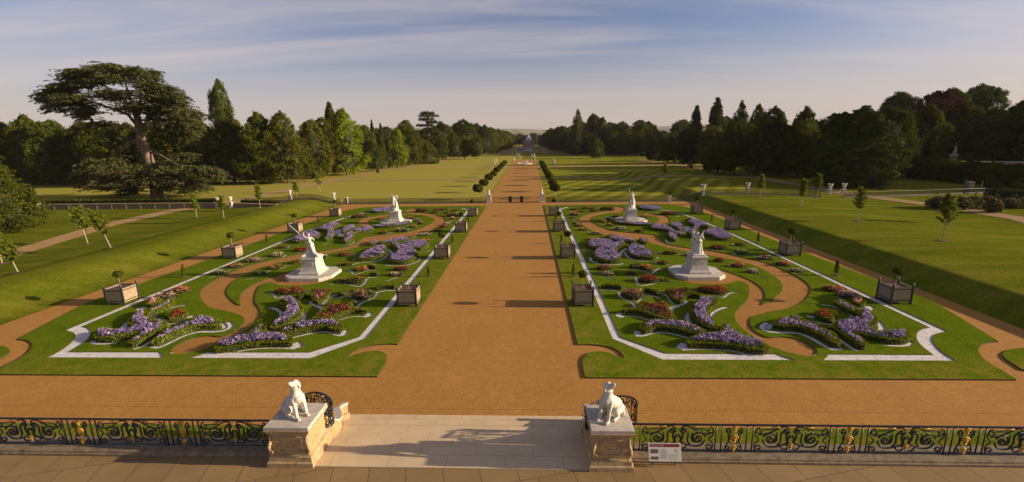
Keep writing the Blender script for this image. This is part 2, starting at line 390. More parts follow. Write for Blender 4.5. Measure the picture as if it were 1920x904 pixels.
MAT['darkiron'] = simple('dark_green_iron', (0.020, 0.026, 0.022), (0.032, 0.040, 0.034), 6, 0.45, spec=0.5)
MAT['iron'] = simple('black_iron', (0.013, 0.015, 0.016), (0.022, 0.024, 0.026), 7, 0.42, spec=0.5)
MAT['gilt'] = simple('gold_leaf', (0.34, 0.18, 0.025), (0.62, 0.35, 0.05), 14, 0.5, metallic=0.45)
MAT['bark'] = simple('bark', (0.10, 0.070, 0.045), (0.17, 0.12, 0.08), 2.5, 0.95, 7, 0.8, 0.1, coord='obj')
MAT['cedarbark'] = simple('cedar_bark', (0.16, 0.105, 0.070), (0.25, 0.165, 0.115), 1.4, 0.95, 5, 0.9, 0.12, coord='obj')
MAT['limebark'] = simple('pale_bark', (0.34, 0.27, 0.18), (0.42, 0.34, 0.24), 3, 0.9, coord='obj')
MAT['box'] = foliage_mat('box_hedge', (0.125, 0.160, 0.006), (0.24, 0.245, 0.012), 0.2, scale=2.0)
MAT['bedleaf'] = foliage_mat('bedding_leaves', (0.075, 0.115, 0.012), (0.14, 0.165, 0.020), 0.25, scale=2.5)
MAT['petal'] = petal_mat()
MAT['core'] = simple('hedge_core', (0.018, 0.024, 0.008), (0.026, 0.034, 0.010), 6)  # dark filler added inside crowns, hedges and beds to stop see-through gaps
MAT['leaf_dark'] = foliage_mat('leaf_dark_green', (0.044, 0.058, 0.008), (0.098, 0.108, 0.013), 0.22)
MAT['leaf_mid'] = foliage_mat('leaf_mid_green', (0.052, 0.066, 0.006), (0.110, 0.112, 0.010), 0.28)
MAT['leaf_olive'] = foliage_mat('leaf_olive', (0.070, 0.072, 0.008), (0.130, 0.118, 0.014), 0.28)
MAT['leaf_bright'] = foliage_mat('leaf_bright', (0.150, 0.200, 0.008), (0.24, 0.28, 0.014), 0.35)
MAT['leaf_conifer'] = foliage_mat('needle_dark', (0.034, 0.045, 0.010), (0.070, 0.078, 0.016), 0.1)
MAT['leaf_cedar'] = foliage_mat('needle_cedar', (0.070, 0.082, 0.026), (0.135, 0.140, 0.045), 0.12, scale=0.25, rnd=0.05)
MAT['leaf_copper'] = foliage_mat('leaf_copper', (0.050, 0.022, 0.014), (0.080, 0.036, 0.020), 0.2, rnd=0.1)
MAT['leaf_sapling'] = foliage_mat('leaf_sapling', (0.10, 0.135, 0.010), (0.18, 0.20, 0.020), 0.4, scale=1.2)
MAT['leaf_rose'] = foliage_mat('leaf_rose', (0.08, 0.085, 0.018), (0.14, 0.12, 0.03), 0.25, scale=1.2)
# ================================================================== SETTING
def grid_sheet(name, xs, ys, zf, mat, uvsmooth=True):
    nx, ny = len(xs), len(ys); X, Y = np.meshgrid(xs, ys); Z = zf(X, Y)
    V = np.stack([X, Y, Z], -1).reshape(-1, 3)
    idx = np.arange(nx * ny).reshape(ny, nx)
    F = np.stack([idx[:-1, :-1], idx[:-1, 1:], idx[1:, 1:], idx[1:, :-1]], -1).reshape(-1, 4)
    me = bpy.data.meshes.new(name); me.from_pydata(V.tolist(), [], F.tolist())
    return link(name, me, mat, smooth=uvsmooth)
xs = np.unique(np.concatenate([np.linspace(-6000, -120, 14), np.arange(-120, 120.1, 0.8), np.linspace(120, 6000, 14), [30.3, 32.9]]))
ys = np.unique(np.concatenate([np.linspace(-300, 15, 6), np.arange(15, 165, 1.5), np.linspace(165, 6500, 22)]))
tag(grid_sheet('ground', xs, ys, lambda x, y: ground_h(x, y) - 0.03, MAT['lawn']), kind='structure')

# crops of the photograph the outlines below were read from: origin and enlargement
CR = dict(A=(1020, 380, 9.04), B=(1200, 380, 9.04), C=(1040, 440, 6.025), D=(1250, 430, 6.025), E=(1420, 480, 6.025),
          F=(1120, 540, 6.025), G=(1320, 540, 6.025), H=(1560, 560, 6.025), P=(0, 0, 1.0),
          c3=(960, 480, 2.131), c4=(1440, 480, 2.131), L1=(80, 540, 6.025))
def tr(*items):
    """outline read crop by crop -> ground coordinates"""
    out = []; cr = 'P'
    for it in items:
        if isinstance(it, str): cr = it; continue
        ox, oy, s = CR[cr]; p = G(ox + it[0] / s, oy + it[1] / s, 0.0); out.append((p.x, p.y))
    return out
def chaikin(p, k=2, closed=False):
    for _ in range(k):
        q = []; n = len(p)
        for i in range(n if closed else n - 1):
            a, b = p[i], p[(i + 1) % n]
            q += [(a[0] * .75 + b[0] * .25, a[1] * .75 + b[1] * .25), (a[0] * .25 + b[0] * .75, a[1] * .25 + b[1] * .75)]
        if not closed: q = [p[0]] + q + [p[-1]]
        p = q
    return p
def ribbon(pts, w):
    """polygon of a band of width w (number or list) along pts"""
    n = len(pts); ws = w if isinstance(w, (list, tuple)) else [w] * n; A, B = [], []
    for i in range(n):
        a = pts[max(i - 1, 0)]; b = pts[min(i + 1, n - 1)]; dx, dy = b[0] - a[0], b[1] - a[1]; l = math.hypot(dx, dy) or 1
        nx, ny = -dy / l, dx / l; h = ws[i] / 2
        A.append((pts[i][0] + nx * h, pts[i][1] + ny * h)); B.append((pts[i][0] - nx * h, pts[i][1] - ny * h))
    return A + B[::-1]
def mir(p): return [(-x, y) for x, y in p]
def inpoly(P, poly):
    P = np.asarray(P); x, y = P[:, 0], P[:, 1]; r = np.zeros(len(P), bool); n = len(poly)
    for i in range(n):
        x1, y1 = poly[i]; x2, y2 = poly[(i + 1) % n]
        if y1 == y2: continue
        c = ((y1 > y) != (y2 > y)) & (x < (x2 - x1) * (y - y1) / (y2 - y1) + x1); r ^= c
    return r
def resample(p, step, closed=False):
    q = []; n = len(p)
    for i in range(n if closed else n - 1):
        a, b = p[i], p[(i + 1) % n]; k = max(1, int(math.hypot(b[0] - a[0], b[1] - a[1]) / step))
        q += [(a[0] + (b[0] - a[0]) * j / k, a[1] + (b[1] - a[1]) * j / k) for j in range(k)]
    if not closed: q.append(p[-1])
    return q

# ---- outlines of the right-hand parterre (the left one is its mirror image about the avenue)
R_PLATE = tr('P', (1097.5, 710), (1905, 714)) + chaikin(tr('P', (1905, 714), (1881, 698), (1843, 677), (1831, 656), (1845, 644), (1872, 642)), 2)[1:] \
    + [(29.1, 29.5), (28.4, 44), (28.2, 60)] + chaikin([(28.2, 60), (27.8, 70), (26.0, 75.2), (22, 75.6)], 2)[1:] + [(4.77, 75.6)] + tr('P', (1083, 648)) \
    + chaikin(tr('P', (1083, 648), (1101, 647), (1138, 650), (1162, 660), (1170.5, 673)), 2)[1:] + chaikin(tr('P', (1159.4, 671.5), (1143, 663), (1115, 660), (1096, 667), (1090.5, 681), (1097.5, 710)), 2)[:-1]
R_OUT = [(6.95, 23.65), (6.95, 71.1), (8.5, 73.4), (17.0, 73.6)] + chaikin([(17.0, 73.6), (20.2, 73.3), (22.8, 70.8), (24.6, 66.5), (25.3, 60.5), (25.6, 54)], 2)[1:] \
    + [(25.75, 40), (25.85, 24.6)]
spade_out = chaikin(tr('H', (1300, 380), (1200, 400), (1140, 430), (1128, 475), (1160, 535), (1220, 600), (1310, 665), (1400, 715)), 2)
R_OUT = R_OUT[:-1] + spade_out + tr('F', (735, 822))
w = 0.46
R_IN = [(6.95 + w, 23.85), (6.95 + w, 70.9), (8.75, 73.4 - w * .6), (16.9, 73.6 - w * .6)] + chaikin([(16.9, 73.6 - w * .6), (20.0, 73.0), (22.4, 70.5), (24.15, 66.3), (24.85, 60.4), (25.15, 54)], 2)[1:] \
    + [(25.3, 40), (25.32, 27.2)] + chaikin(tr('H', (1100, 335), (1020, 350), (965, 385), (948, 430), (965, 490), (1010, 545), (1080, 600), (1140, 645)), 2) + tr('F', (775, 750))
# gravel walks that wind through the parterre
R_WALK1 = chaikin(tr('G', (740, 577), (850, 560), (960, 565), (1080, 590), (1180, 640), (1250, 690), (1282, 725), (1262, 762), (1200, 778), (1100, 772), (960, 745), (820, 700), (720, 655), (650, 610), (560, 560), (480, 510),
    (410, 450), (362, 390), (345, 335), (352, 290), (390, 240), (440, 203), (480, 160), (505, 100), (512, 30), 'D', (930, 645), (905, 620), (860, 597), (800, 588), (760, 606), (715, 622), (600, 632), (480, 630), (330, 622), (200, 600), (100, 560),
    (42, 505), (28, 465), (50, 437), (90, 424), (200, 416), (420, 418), (560, 446), (650, 472), (760, 508), (860, 545), (960, 590), (1040, 640), (1090, 690), (1116, 740), (1110, 790), (1080, 840), (1062, 862),
    (1110, 850), (1180, 815), (1260, 755), (1303, 705), (1312, 655), (1285, 595), (1230, 545), (1150, 495), (1050, 440), (950, 402), (850, 375), (760, 352), (650, 334), (520, 308), (360, 278), (200, 248), (60, 222), (0, 212),
    'B', (420, 755), (330, 735), (210, 705), (100, 655), (20, 640), 'A', (1600, 640), (1450, 622), (1300, 600), (1100, 568), (980, 545), (880, 510), (780, 460), (680, 400), (610, 345), (592, 300), (620, 260), (700, 220), (800, 190), (960, 165), (1060, 150), (1150, 128), (1190, 100), (1200, 76),
    (1260, 74), (1320, 84), (1368, 105), (1374, 128), (1330, 146), (1290, 154), (1430, 154), 'B', (0, 168), (100, 178), (300, 205), (420, 222), (480, 255), (514, 295), (508, 335), (440, 352), (360, 365), (250, 356), (180, 345),
    (260, 345), (310, 325), (325, 288), (290, 245), (180, 222), (60, 205), (0, 200), 'A', (1400, 180), (1300, 172), (1200, 176), (1060, 190), (960, 208), (880, 232), (826, 256), (802, 285), (815, 322), (880, 372), (980, 420), (1100, 462), (1250, 494), (1500, 520), (1808, 545),
    'B', (160, 547), (280, 560), (340, 610), (400, 680), (480, 720), (620, 745), (800, 775), (990, 800), 'D', (600, 262), (740, 295), (900, 330), (1050, 363), (1150, 390), (1240, 425), (1350, 478), (1446, 527),
    'E', (500, 268), (570, 322), (606, 372), (600, 425), (560, 488), (480, 550), (370, 600), (240, 620), (100, 645), 'G', (720, 285), (600, 315), (540, 342), (515, 378), (522, 430), (560, 490), (640, 540)), 1, True)
R_SCROLL = []
def S(wd, *items): R_SCROLL.append(ribbon(chaikin(tr(*items), 2), wd))
S(.22, 'F', (35, 30), (150, 28), (245, 45), (260, 60), (245, 95), (290, 130), (380, 160), (420, 200), (430, 245))
S(.22, 'F', (450, 170), (500, 140), (530, 100), (580, 90), (650, 100), (710, 130))
S(.24, 'F', (680, 70), (750, 70), (800, 110), (820, 150), (850, 190))
S(.40, 'F', (820, 290), (820, 240), (870, 220), (920, 210)); S(.22, 'F', (900, 212), (980, 190), (1020, 150))
S(.45, 'F', (265, 290), (240, 325), (300, 333)); S(.18, 'F', (290, 330), (420, 330), (520, 350), (620, 390))
S(.14, 'F', (850, 330), (900, 390), (920, 400))
S(.40, 'F', (460, 490), (450, 530), (485, 558)); S(.22, 'F', (480, 556), (560, 540), (640, 515), (750, 510), (880, 535), (1050, 580))
S(.60, 'F', (1010, 640), (965, 675), (950, 705)); S(.20, 'F', (960, 712), (1050, 702), (1250, 700), (1446, 712), 'G', (300, 720), (450, 748))
S(.30, 'F', (1080, 260), (1025, 310), (1010, 360), (1050, 420), (1130, 470), (1200, 490))
S(.26, 'G', (290, 230), (220, 230), (130, 270), (80, 320), (72, 370), (100, 420), (150, 470))
S(.55, 'G', (325, 480), (335, 530), (350, 545))
S(.28, 'G', (960, 385), (850, 397), (760, 425), (720, 460), (740, 478))
S(.30, 'G', (720, 400), (660, 430), (655, 470), (720, 500), (850, 515), (1000, 510), (1100, 530), (1200, 570), (1300, 630), (1400, 688), 'H', (30, 590), (110, 565))
S(.26, 'H', (0, 428), (60, 455), (150, 520), (230, 580), (320, 606))
S(.40, 'E', (600, 680), (600, 708)); S(.20, 'E', (540, 740), (650, 745), (760, 780), (860, 780), (890, 760), (880, 740), (1000, 720), (1130, 705))
S(.26, 'E', (715, 556), (850, 572), (960, 620), (1078, 680), (1050, 697))
S(.18, 'E', (770, 380), (780, 400), (850, 420), (920, 425)); S(.18, 'E', (880, 460), (910, 482), (990, 500))
S(.50, 'E', (1150, 612), (1230, 615), (1285, 600), (1245, 572))
S(.34, 'H', (440, 215), (500, 250), (550, 310), (568, 355), (550, 390), (490, 400))
S(.24, 'H', (895, 500), (880, 530), (800, 546), (650, 540), (560, 530))
S(.20, 'D', (260, 710), (350, 700), (420, 725), (500, 740), (580, 745), (610, 778), (665, 775), (688, 745), (740, 720), (830, 727))
S(.18, 'D', (530, 380), (600, 385), (690, 395), (720, 430), (800, 445), (880, 450), (910, 490), (980, 510), (1060, 545), (1140, 560))
S(.18, 'D', (480, 240), (560, 245), (640, 240), (690, 235))
S(.18, 'D', (740, 265), (760, 290), (850, 300), (950, 290), (1010, 310), (1030, 340), (1120, 355), (1220, 370), (1240, 410), (1320, 425), (1400, 440), 'E', (140, 62), (205, 90), (230, 120), (320, 130), (380, 160), (400, 190), (500, 215), (570, 240))
S(.18, 'D', (745, 160), (760, 190), (860, 205), (905, 217))
S(.16, 'C', (325, 40), (400, 65), (480, 75), (560, 75)); S(.20, 'C', (325, 165), (340, 185), (440, 195))
S(.24, 'C', (405, 260), (400, 300), (450, 320), (520, 345), (620, 348), (720, 345), (790, 330))
S(.34, 'C', (740, 245), (740, 210), (790, 175), (840, 148)); S(.24, 'C', (790, 200), (808, 240), (850, 280), (920, 300), (1060, 303), (1140, 318), (1180, 345), (1290, 347), (1370, 350))
S(.45, 'C', (1150, 270), (1190, 268)); S(.20, 'C', (455, 380), (480, 400), (560, 410), (650, 403))
S(.18, 'C', (505, 445), (520, 465), (580, 480), (640, 510), (690, 525)); S(.18, 'C', (640, 472), (685, 455))
S(.20, 'C', (840, 395), (900, 400), (960, 400), (1020, 425), (1070, 440), (1100, 448), (1140, 410), (1200, 387), (1230, 395)); S(.22, 'C', (885, 320), (940, 345), (960, 370))
S(.22, 'C', (800, 480), (870, 475), (930, 490), (920, 530), (945, 570), (975, 588), (1050, 575), (1120, 560), (1180, 537), (1280, 545), (1340, 562))
S(.22, 'C', (930, 115), (1000, 145), (1080, 180), (1180, 200), (1220, 225), (1300, 235), (1446, 225))
S(.22, 'A', (580, 480), (700, 480), (760, 492), (780, 530), (870, 553), (1000, 555), (1040, 578), (1100, 592)); S(.20, 'A', (500, 290), (520, 320), (540, 340))
S(.20, 'A', (1190, 415), (1200, 460), (1290, 478), (1400, 470), (1480, 498), (1560, 520), (1700, 522))
S(.18, 'A', (740, 610), (800, 655), (1000, 658)); S(.22, 'A', (430, 140), (560, 240)); S(.16, 'A', (700, 160), (900, 165)); S(.16, 'A', (1040, 155), (1210, 125))
S(.22, 'B', (430, 630), (460, 680), (540, 708), (640, 702)); S(.18, 'B', (660, 640), (800, 650), (900, 660), (980, 700))
S(.20, 'B', (1180, 790), (1260, 820), (1400, 815), (1480, 790)); S(.20, 'B', (1570, 850), (1620, 890)); S(.16, 'B', (1570, 700), (1640, 730), (1780, 752))
S(.9, 'B', (770, 410), (830, 450), (800, 500)); S(.5, 'B', (1130, 490), (1195, 460)); S(.22, 'B', (600, 245), (680, 230)); S(.18, 'B', (250, 180), (330, 165))

PLATE = 0.07; CUT = {'gravel': 0.0, 'sand': 0.012, 'white': 0.03, 'grass': PLATE}
regions = []                      # later entries win
XB = 31.0
regions.append(([(-XB, 16.9), (XB, 16.9), (XB, 78.9), (-XB, 79.4)], 'gravel'))
OVAL = tr('c4', (935, 395), (955, 380), (990, 374), (1060, 372), (1100, 400), (1090, 455), (1023, 465), (980, 437), (942, 412))
JOIN = tr('G', (1050, 829), (1100, 790), (1230, 800), (1400, 740), (1345, 829), (1340, 860), (1055, 860))
GAP = tr('G', (1045, 832), (900, 790), (700, 700), (760, 690), (960, 750), (1160, 785), (1280, 775), (1400, 700), (1500, 700), (1400, 770), (1340, 835))
for side in (1, -1):
    mm = (lambda p: p) if side == 1 else mir
    regions += [(mm(R_PLATE), 'grass'), (mm(chaikin(OVAL, 1, True)), 'grass'), (mm(R_OUT), 'white'), (mm(R_IN), 'grass')]
    regions.append((mm(GAP), 'grass'))
    for s_ in R_SCROLL: regions.append((mm(s_), 'white'))
    regions.append((mm(R_WALK1), 'sand'))
V2, E2 = [], []
for poly, k in regions:
    poly = [p for i, p in enumerate(poly) if math.hypot(p[0] - poly[i - 1][0], p[1] - poly[i - 1][1]) > 0.012]
    b = len(V2); V2 += [Vector(p) for p in poly]; n = len(poly); E2 += [(b + i, b + (i + 1) % n) for i in range(n)]
vo, eo, fo, *_x = delaunay_2d_cdt(V2, E2, [], 0, 1e-4)
T = np.array([f for f in fo if len(f) == 3]); VV = np.array([(v[0], v[1]) for v in vo])
cen = VV[T].mean(1); kind = np.full(len(T), '', dtype=object)
for poly, k in regions: kind[inpoly(cen, poly)] = k
keep = kind != ''; T = T[keep]; kind = kind[keep]
a0 = VV[T]; ar = (a0[:, 1, 0] - a0[:, 0, 0]) * (a0[:, 2, 1] - a0[:, 0, 1]) - (a0[:, 2, 0] - a0[:, 0, 0]) * (a0[:, 1, 1] - a0[:, 0, 1])
T[ar < 0] = T[ar < 0][:, ::-1]
edge = {}
for ti, t in enumerate(T):
    for i in range(3):
        edge.setdefault((min(t[i], t[(i + 1) % 3]), max(t[i], t[(i + 1) % 3])), []).append((ti, t[i], t[(i + 1) % 3]))
layers = {k: MB() for k in CUT}; vmap = {k: {} for k in CUT}
def lv(k, i, z):
    key = (i, round(z, 4)); d = vmap[k]
    if key not in d: d[key] = len(layers[k].v); layers[k].v.append((VV[i][0], VV[i][1], z))
    return d[key]
for ti, t in enumerate(T):
    k = kind[ti]; z = CUT[k]; L_ = layers[k]; L_.f.append(tuple(lv(k, i, z) for i in t)); L_.m.append(0)
for e, ts in edge.items():
    if len(ts) == 1:
        ti, a, b = ts[0]; k = kind[ti]; z = CUT[k]; lo = -0.06
    else:
        (t1, a, b), (t2, a2, b2) = ts[:2]
        z1, z2 = CUT[kind[t1]], CUT[kind[t2]]
        if z1 == z2: continue
        if z1 < z2: t1, a, b, z1, z2 = t2, a2, b2, z2, z1
        k = kind[t1]; z = z1; lo = z2
    vs = [lv(k, a, lo), lv(k, b, lo), lv(k, b, z), lv(k, a, z)]; layers[k].f.append(tuple(vs)); layers[k].m.append(1)
def vfix(k): pass
tag(layers['gravel'].build('gravel_path', [MAT['gravel'], MAT['soil']]), kind='structure')
tag(layers['grass'].build('parterre_lawn', [MAT['pgrass'], MAT['soil']]), kind='structure')
tag(layers['white'].build('white_gravel_path', [MAT['white_gravel'], MAT['soil']]), kind='structure')
tag(layers['sand'].build('winding_path', [MAT['sand'], MAT['soil']]), kind='structure')

def draped(name, pts, w, mat, dz=0.012, step=1.2, nw=5):
    """path ribbon that follows the terrain"""
    pts = resample(pts, step); n = len(pts); ws = w if isinstance(w, (list, tuple)) else [w, w]; vs, fs = [], []
    for i in range(n):
        a = pts[max(i - 1, 0)]; b = pts[min(i + 1, n - 1)]; dx, dy = b[0] - a[0], b[1] - a[1]; l = math.hypot(dx, dy)
        ww = ws[0] + (ws[-1] - ws[0]) * i / (n - 1)
        for j in range(nw):
            o = (j / (nw - 1) - .5) * ww; x = pts[i][0] - dy / l * o; y = pts[i][1] + dx / l * o
            vs.append((x, y, float(ground_h(x, y)) + dz))
    for i in range(n - 1):
        for j in range(nw - 1):
            a = i * nw + j; fs.append((a, a + nw, a + nw + 1, a + 1))
    me = bpy.data.meshes.new(name); me.from_pydata(vs, [], [f[::-1] for f in fs]); return tag(link(name, me, mat, smooth=True), kind='structure')
def gp(*px): return [tuple(G(x, y)[:2]) for x, y in px]
MAT['drypath'] = gravel_material('worn_path', (0.42, 0.25, 0.105), (0.46, 0.29, 0.125), (0.36, 0.22, 0.085), (0.30, 0.18, 0.08))
MAT['farpath'] = gravel_material('faded_path', (0.34, 0.20, 0.085), (0.38, 0.23, 0.10), (0.29, 0.175, 0.07), (0.25, 0.18, 0.08))
draped('avenue_path', [(0.0, 78.9), (0.0, 246)], 11.0, MAT['gravel'])
draped('side_path', gp((-60, 498), (25, 475), (200, 422), (330, 394), (405, 386), (440, 378), (560, 352), (700, 323), (800, 307), (862, 296)), [2.8, 4.5], MAT['drypath'])
draped('side_path', gp((1990, 430), (1920, 411), (1740, 383), (1585, 363), (1560, 357), (1460, 340), (1380, 325), (1290, 312), (1200, 300)), [3.2, 4.5], MAT['farpath'])
draped('cross_path', gp((200, 343), (520, 341), (700, 338), (940, 336)), [3.5, 3.0], MAT['farpath'], 0.008)
draped('cross_path', gp((1012, 331), (1240, 331), (1460, 330), (1600, 328)), [2.5, 3.5], MAT['farpath'], 0.008)
draped('cross_path', [(-75, 183), (75, 183)], 6, MAT['drypath'], 0.008)

# ---- hills on the horizon
def hills():
    vs, fs = [], []; n = 120
    for r_, (D, hh) in enumerate(((3300, 0), (3900, 74), (4600, 118), (5600, 140))):
        for i in range(n):
            x = -5200 + 10400 * i / (n - 1); y = D + 250 * sin(i * 0.21 + r_)
            vs.append((x, y, -2 if hh == 0 else hh * (0.82 + 0.16 * sin(x / 610 + r_ * 1.7) + 0.08 * sin(x / 190 + r_)) * (0.8 + 0.25 * cos((x) / 3000))))
    for r_ in range(3):
        for i in range(n - 1): a = r_ * n + i; fs.append((a, a + 1, a + n + 1, a + n))
    me = bpy.data.meshes.new('hills'); me.from_pydata(vs, [], fs)
    m, t = new_mat('hill_fields')
    g = t.nodes.new('ShaderNodeNewGeometry'); mp = t.nodes.new('ShaderNodeMapping'); mp.inputs['Scale'].default_value = (1, .45, 1); t.links.new(g.outputs['Position'], mp.inputs[0])
    v = t.nodes.new('ShaderNodeTexVoronoi'); v.inputs['Scale'].default_value = 0.006; t.links.new(mp.outputs[0], v.inputs[0])
    s = t.nodes.new('ShaderNodeSeparateColor'); t.links.new(v.outputs['Color'], s.inputs[0])
    c = mixc(t, s.outputs[0], (0.12, 0.13, 0.05), (0.34, 0.26, 0.13))
    f, _ = fac_noise(t, 0.012, 0.5, 0.58, 5); c = mixc(t, f, c, (0.05, 0.06, 0.025)); finish(t, c, 1.0)
    tag(link('hills', me, m, smooth=True), kind='structure')
hills()

# ---- long water and its margin
mw = simple('canal_water', (0.30, 0.32, 0.34), (0.34, 0.36, 0.38), 0.05, 0.08, spec=0.8)
b = MB(); b.box(-9.5, 9.5, 400, 620, -0.3, 0.03); tag(b.build('canal_water', mw), kind='structure')
draped('canal_path', [(-34, 360), (34, 360)], 16, MAT['farpath'], 0.02, 4)
draped('canal_path', [(-16, 368), (-20, 640)], 7, MAT['farpath'], 0.02, 8)
draped('canal_path', [(16, 368), (20, 640)], 7, MAT['farpath'], 0.02, 8)

# ---- house terrace, its retaining wall, steps
TZ = 0.70
b = MB(); b.box(-60, 60, -40, 13.55, -0.2, TZ); tag(b.build('terrace_pavement', MAT['paving']), kind='structure')
b = MB()
for x0, x1 in ((-60, -6.05), (5.35, 60)): b.box(x0, x1, 13.55, 13.95, -0.2, TZ - 0.004)
tag(b.build('terrace_wall', MAT['kerbstone']), 'low stone retaining wall of the terrace behind the iron railings', 'wall')
def strip(name, x0, x1, y0, y1, z, mat):
    b = MB(); b.box(x0, x1, y0, y1, z - 0.2, z); return tag(b.build(name, mat), kind='structure')
strip('verge_lawn', -60, -5.95, 13.95, 15.6, 0.045, MAT['pgrass']); strip('verge_lawn', 5.25, 60, 13.95, 15.75, 0.045, MAT['pgrass'])
strip('verge_gravel', -60, 60, 13.9, 16.92, -0.004, MAT['gravel'])
strip('front_gravel', -60, -31, 16.9, 21.5, 0.0, MAT['gravel']); strip('front_gravel', 31, 60, 16.9, 21.5, 0.0, MAT['gravel'])
st = MB()
st.box(-4.9, 4.5, 12.53, 13.62, TZ - 0.1, TZ + 0.025)
for i in range(5):
    z = TZ - 0.14 * (i + 1) + 0.025; y0 = 13.60 + 0.56 * i; e = 0.12 * i
    if z > 0.0: st.prism([(-4.95 - e, y0), (4.55 + e, y0), (4.6 + e, y0 + 0.6), (-5.0 - e, y0 + 0.6)], z - 0.16, z)
tag(st.build('garden_steps', MAT['steps']), 'broad pale stone steps leading down from the terrace to the gravel', 'steps')
# ================================================================== FLOWER BEDS
PAL = dict(
    purple=[(0.29, 0.21, 0.50), (0.37, 0.27, 0.50), (0.46, 0.32, 0.46), (0.60, 0.46, 0.54), (0.24, 0.17, 0.46)],
    lilac=[(0.40, 0.29, 0.50), (0.50, 0.34, 0.48), (0.60, 0.44, 0.52), (0.32, 0.23, 0.50)],
    blue=[(0.30, 0.27, 0.62), (0.40, 0.36, 0.66)],
    coral=[(0.75, 0.20, 0.12), (0.80, 0.30, 0.20), (0.80, 0.42, 0.30), (0.70, 0.10, 0.08)],
    orange=[(0.75, 0.28, 0.06), (0.70, 0.16, 0.05), (0.78, 0.40, 0.12)],
    red=[(0.40, 0.05, 0.035), (0.48, 0.09, 0.055), (0.26, 0.04, 0.03)],
    brick=[(0.38, 0.085, 0.045), (0.50, 0.15, 0.07), (0.28, 0.06, 0.035)],
    dark=[(0.20, 0.055, 0.035), (0.27, 0.075, 0.045), (0.15, 0.04, 0.03), (0.33, 0.13, 0.07)],
    mauve=[(0.36, 0.12, 0.12), (0.48, 0.20, 0.17), (0.28, 0.08, 0.08), (0.58, 0.32, 0.25)],
    pink=[(0.75, 0.34, 0.34), (0.80, 0.50, 0.48), (0.70, 0.20, 0.24), (0.85, 0.68, 0.60)],
    cream=[(0.78, 0.66, 0.42), (0.72, 0.60, 0.50), (0.60, 0.52, 0.20), (0.80, 0.45, 0.36)],
    green=[(0.16, 0.18, 0.03), (0.22, 0.24, 0.05), (0.40, 0.36, 0.16)])
NAMES = dict(purple='purple', lilac='lilac', blue='pale blue', coral='coral', orange='orange', red='scarlet', brick='brick red', dark='dark maroon', mauve='dusky mauve', pink='pink', cream='cream', green='yellow green')
def seg_dist(P, poly):
    d = np.full(len(P), 1e9); n = len(poly)
    for i in range(n):
        a = np.array(poly[i]); b = np.array(poly[(i + 1) % n]); ab = b - a; l2 = (ab @ ab) + 1e-12
        t = np.clip(((P - a) @ ab) / l2, 0, 1); q = a + t[:, None] * ab; d = np.minimum(d, np.hypot(*(P - q).T))
    return d
def scatter(poly, dens, rng):
    p = np.array(poly); lo, hi = p.min(0), p.max(0); A = (hi - lo).prod(); n = max(30, int(A * dens))
    Q = rng.uniform(lo, hi, (n, 2)); return Q[inpoly(Q, poly)]
BEDS = []
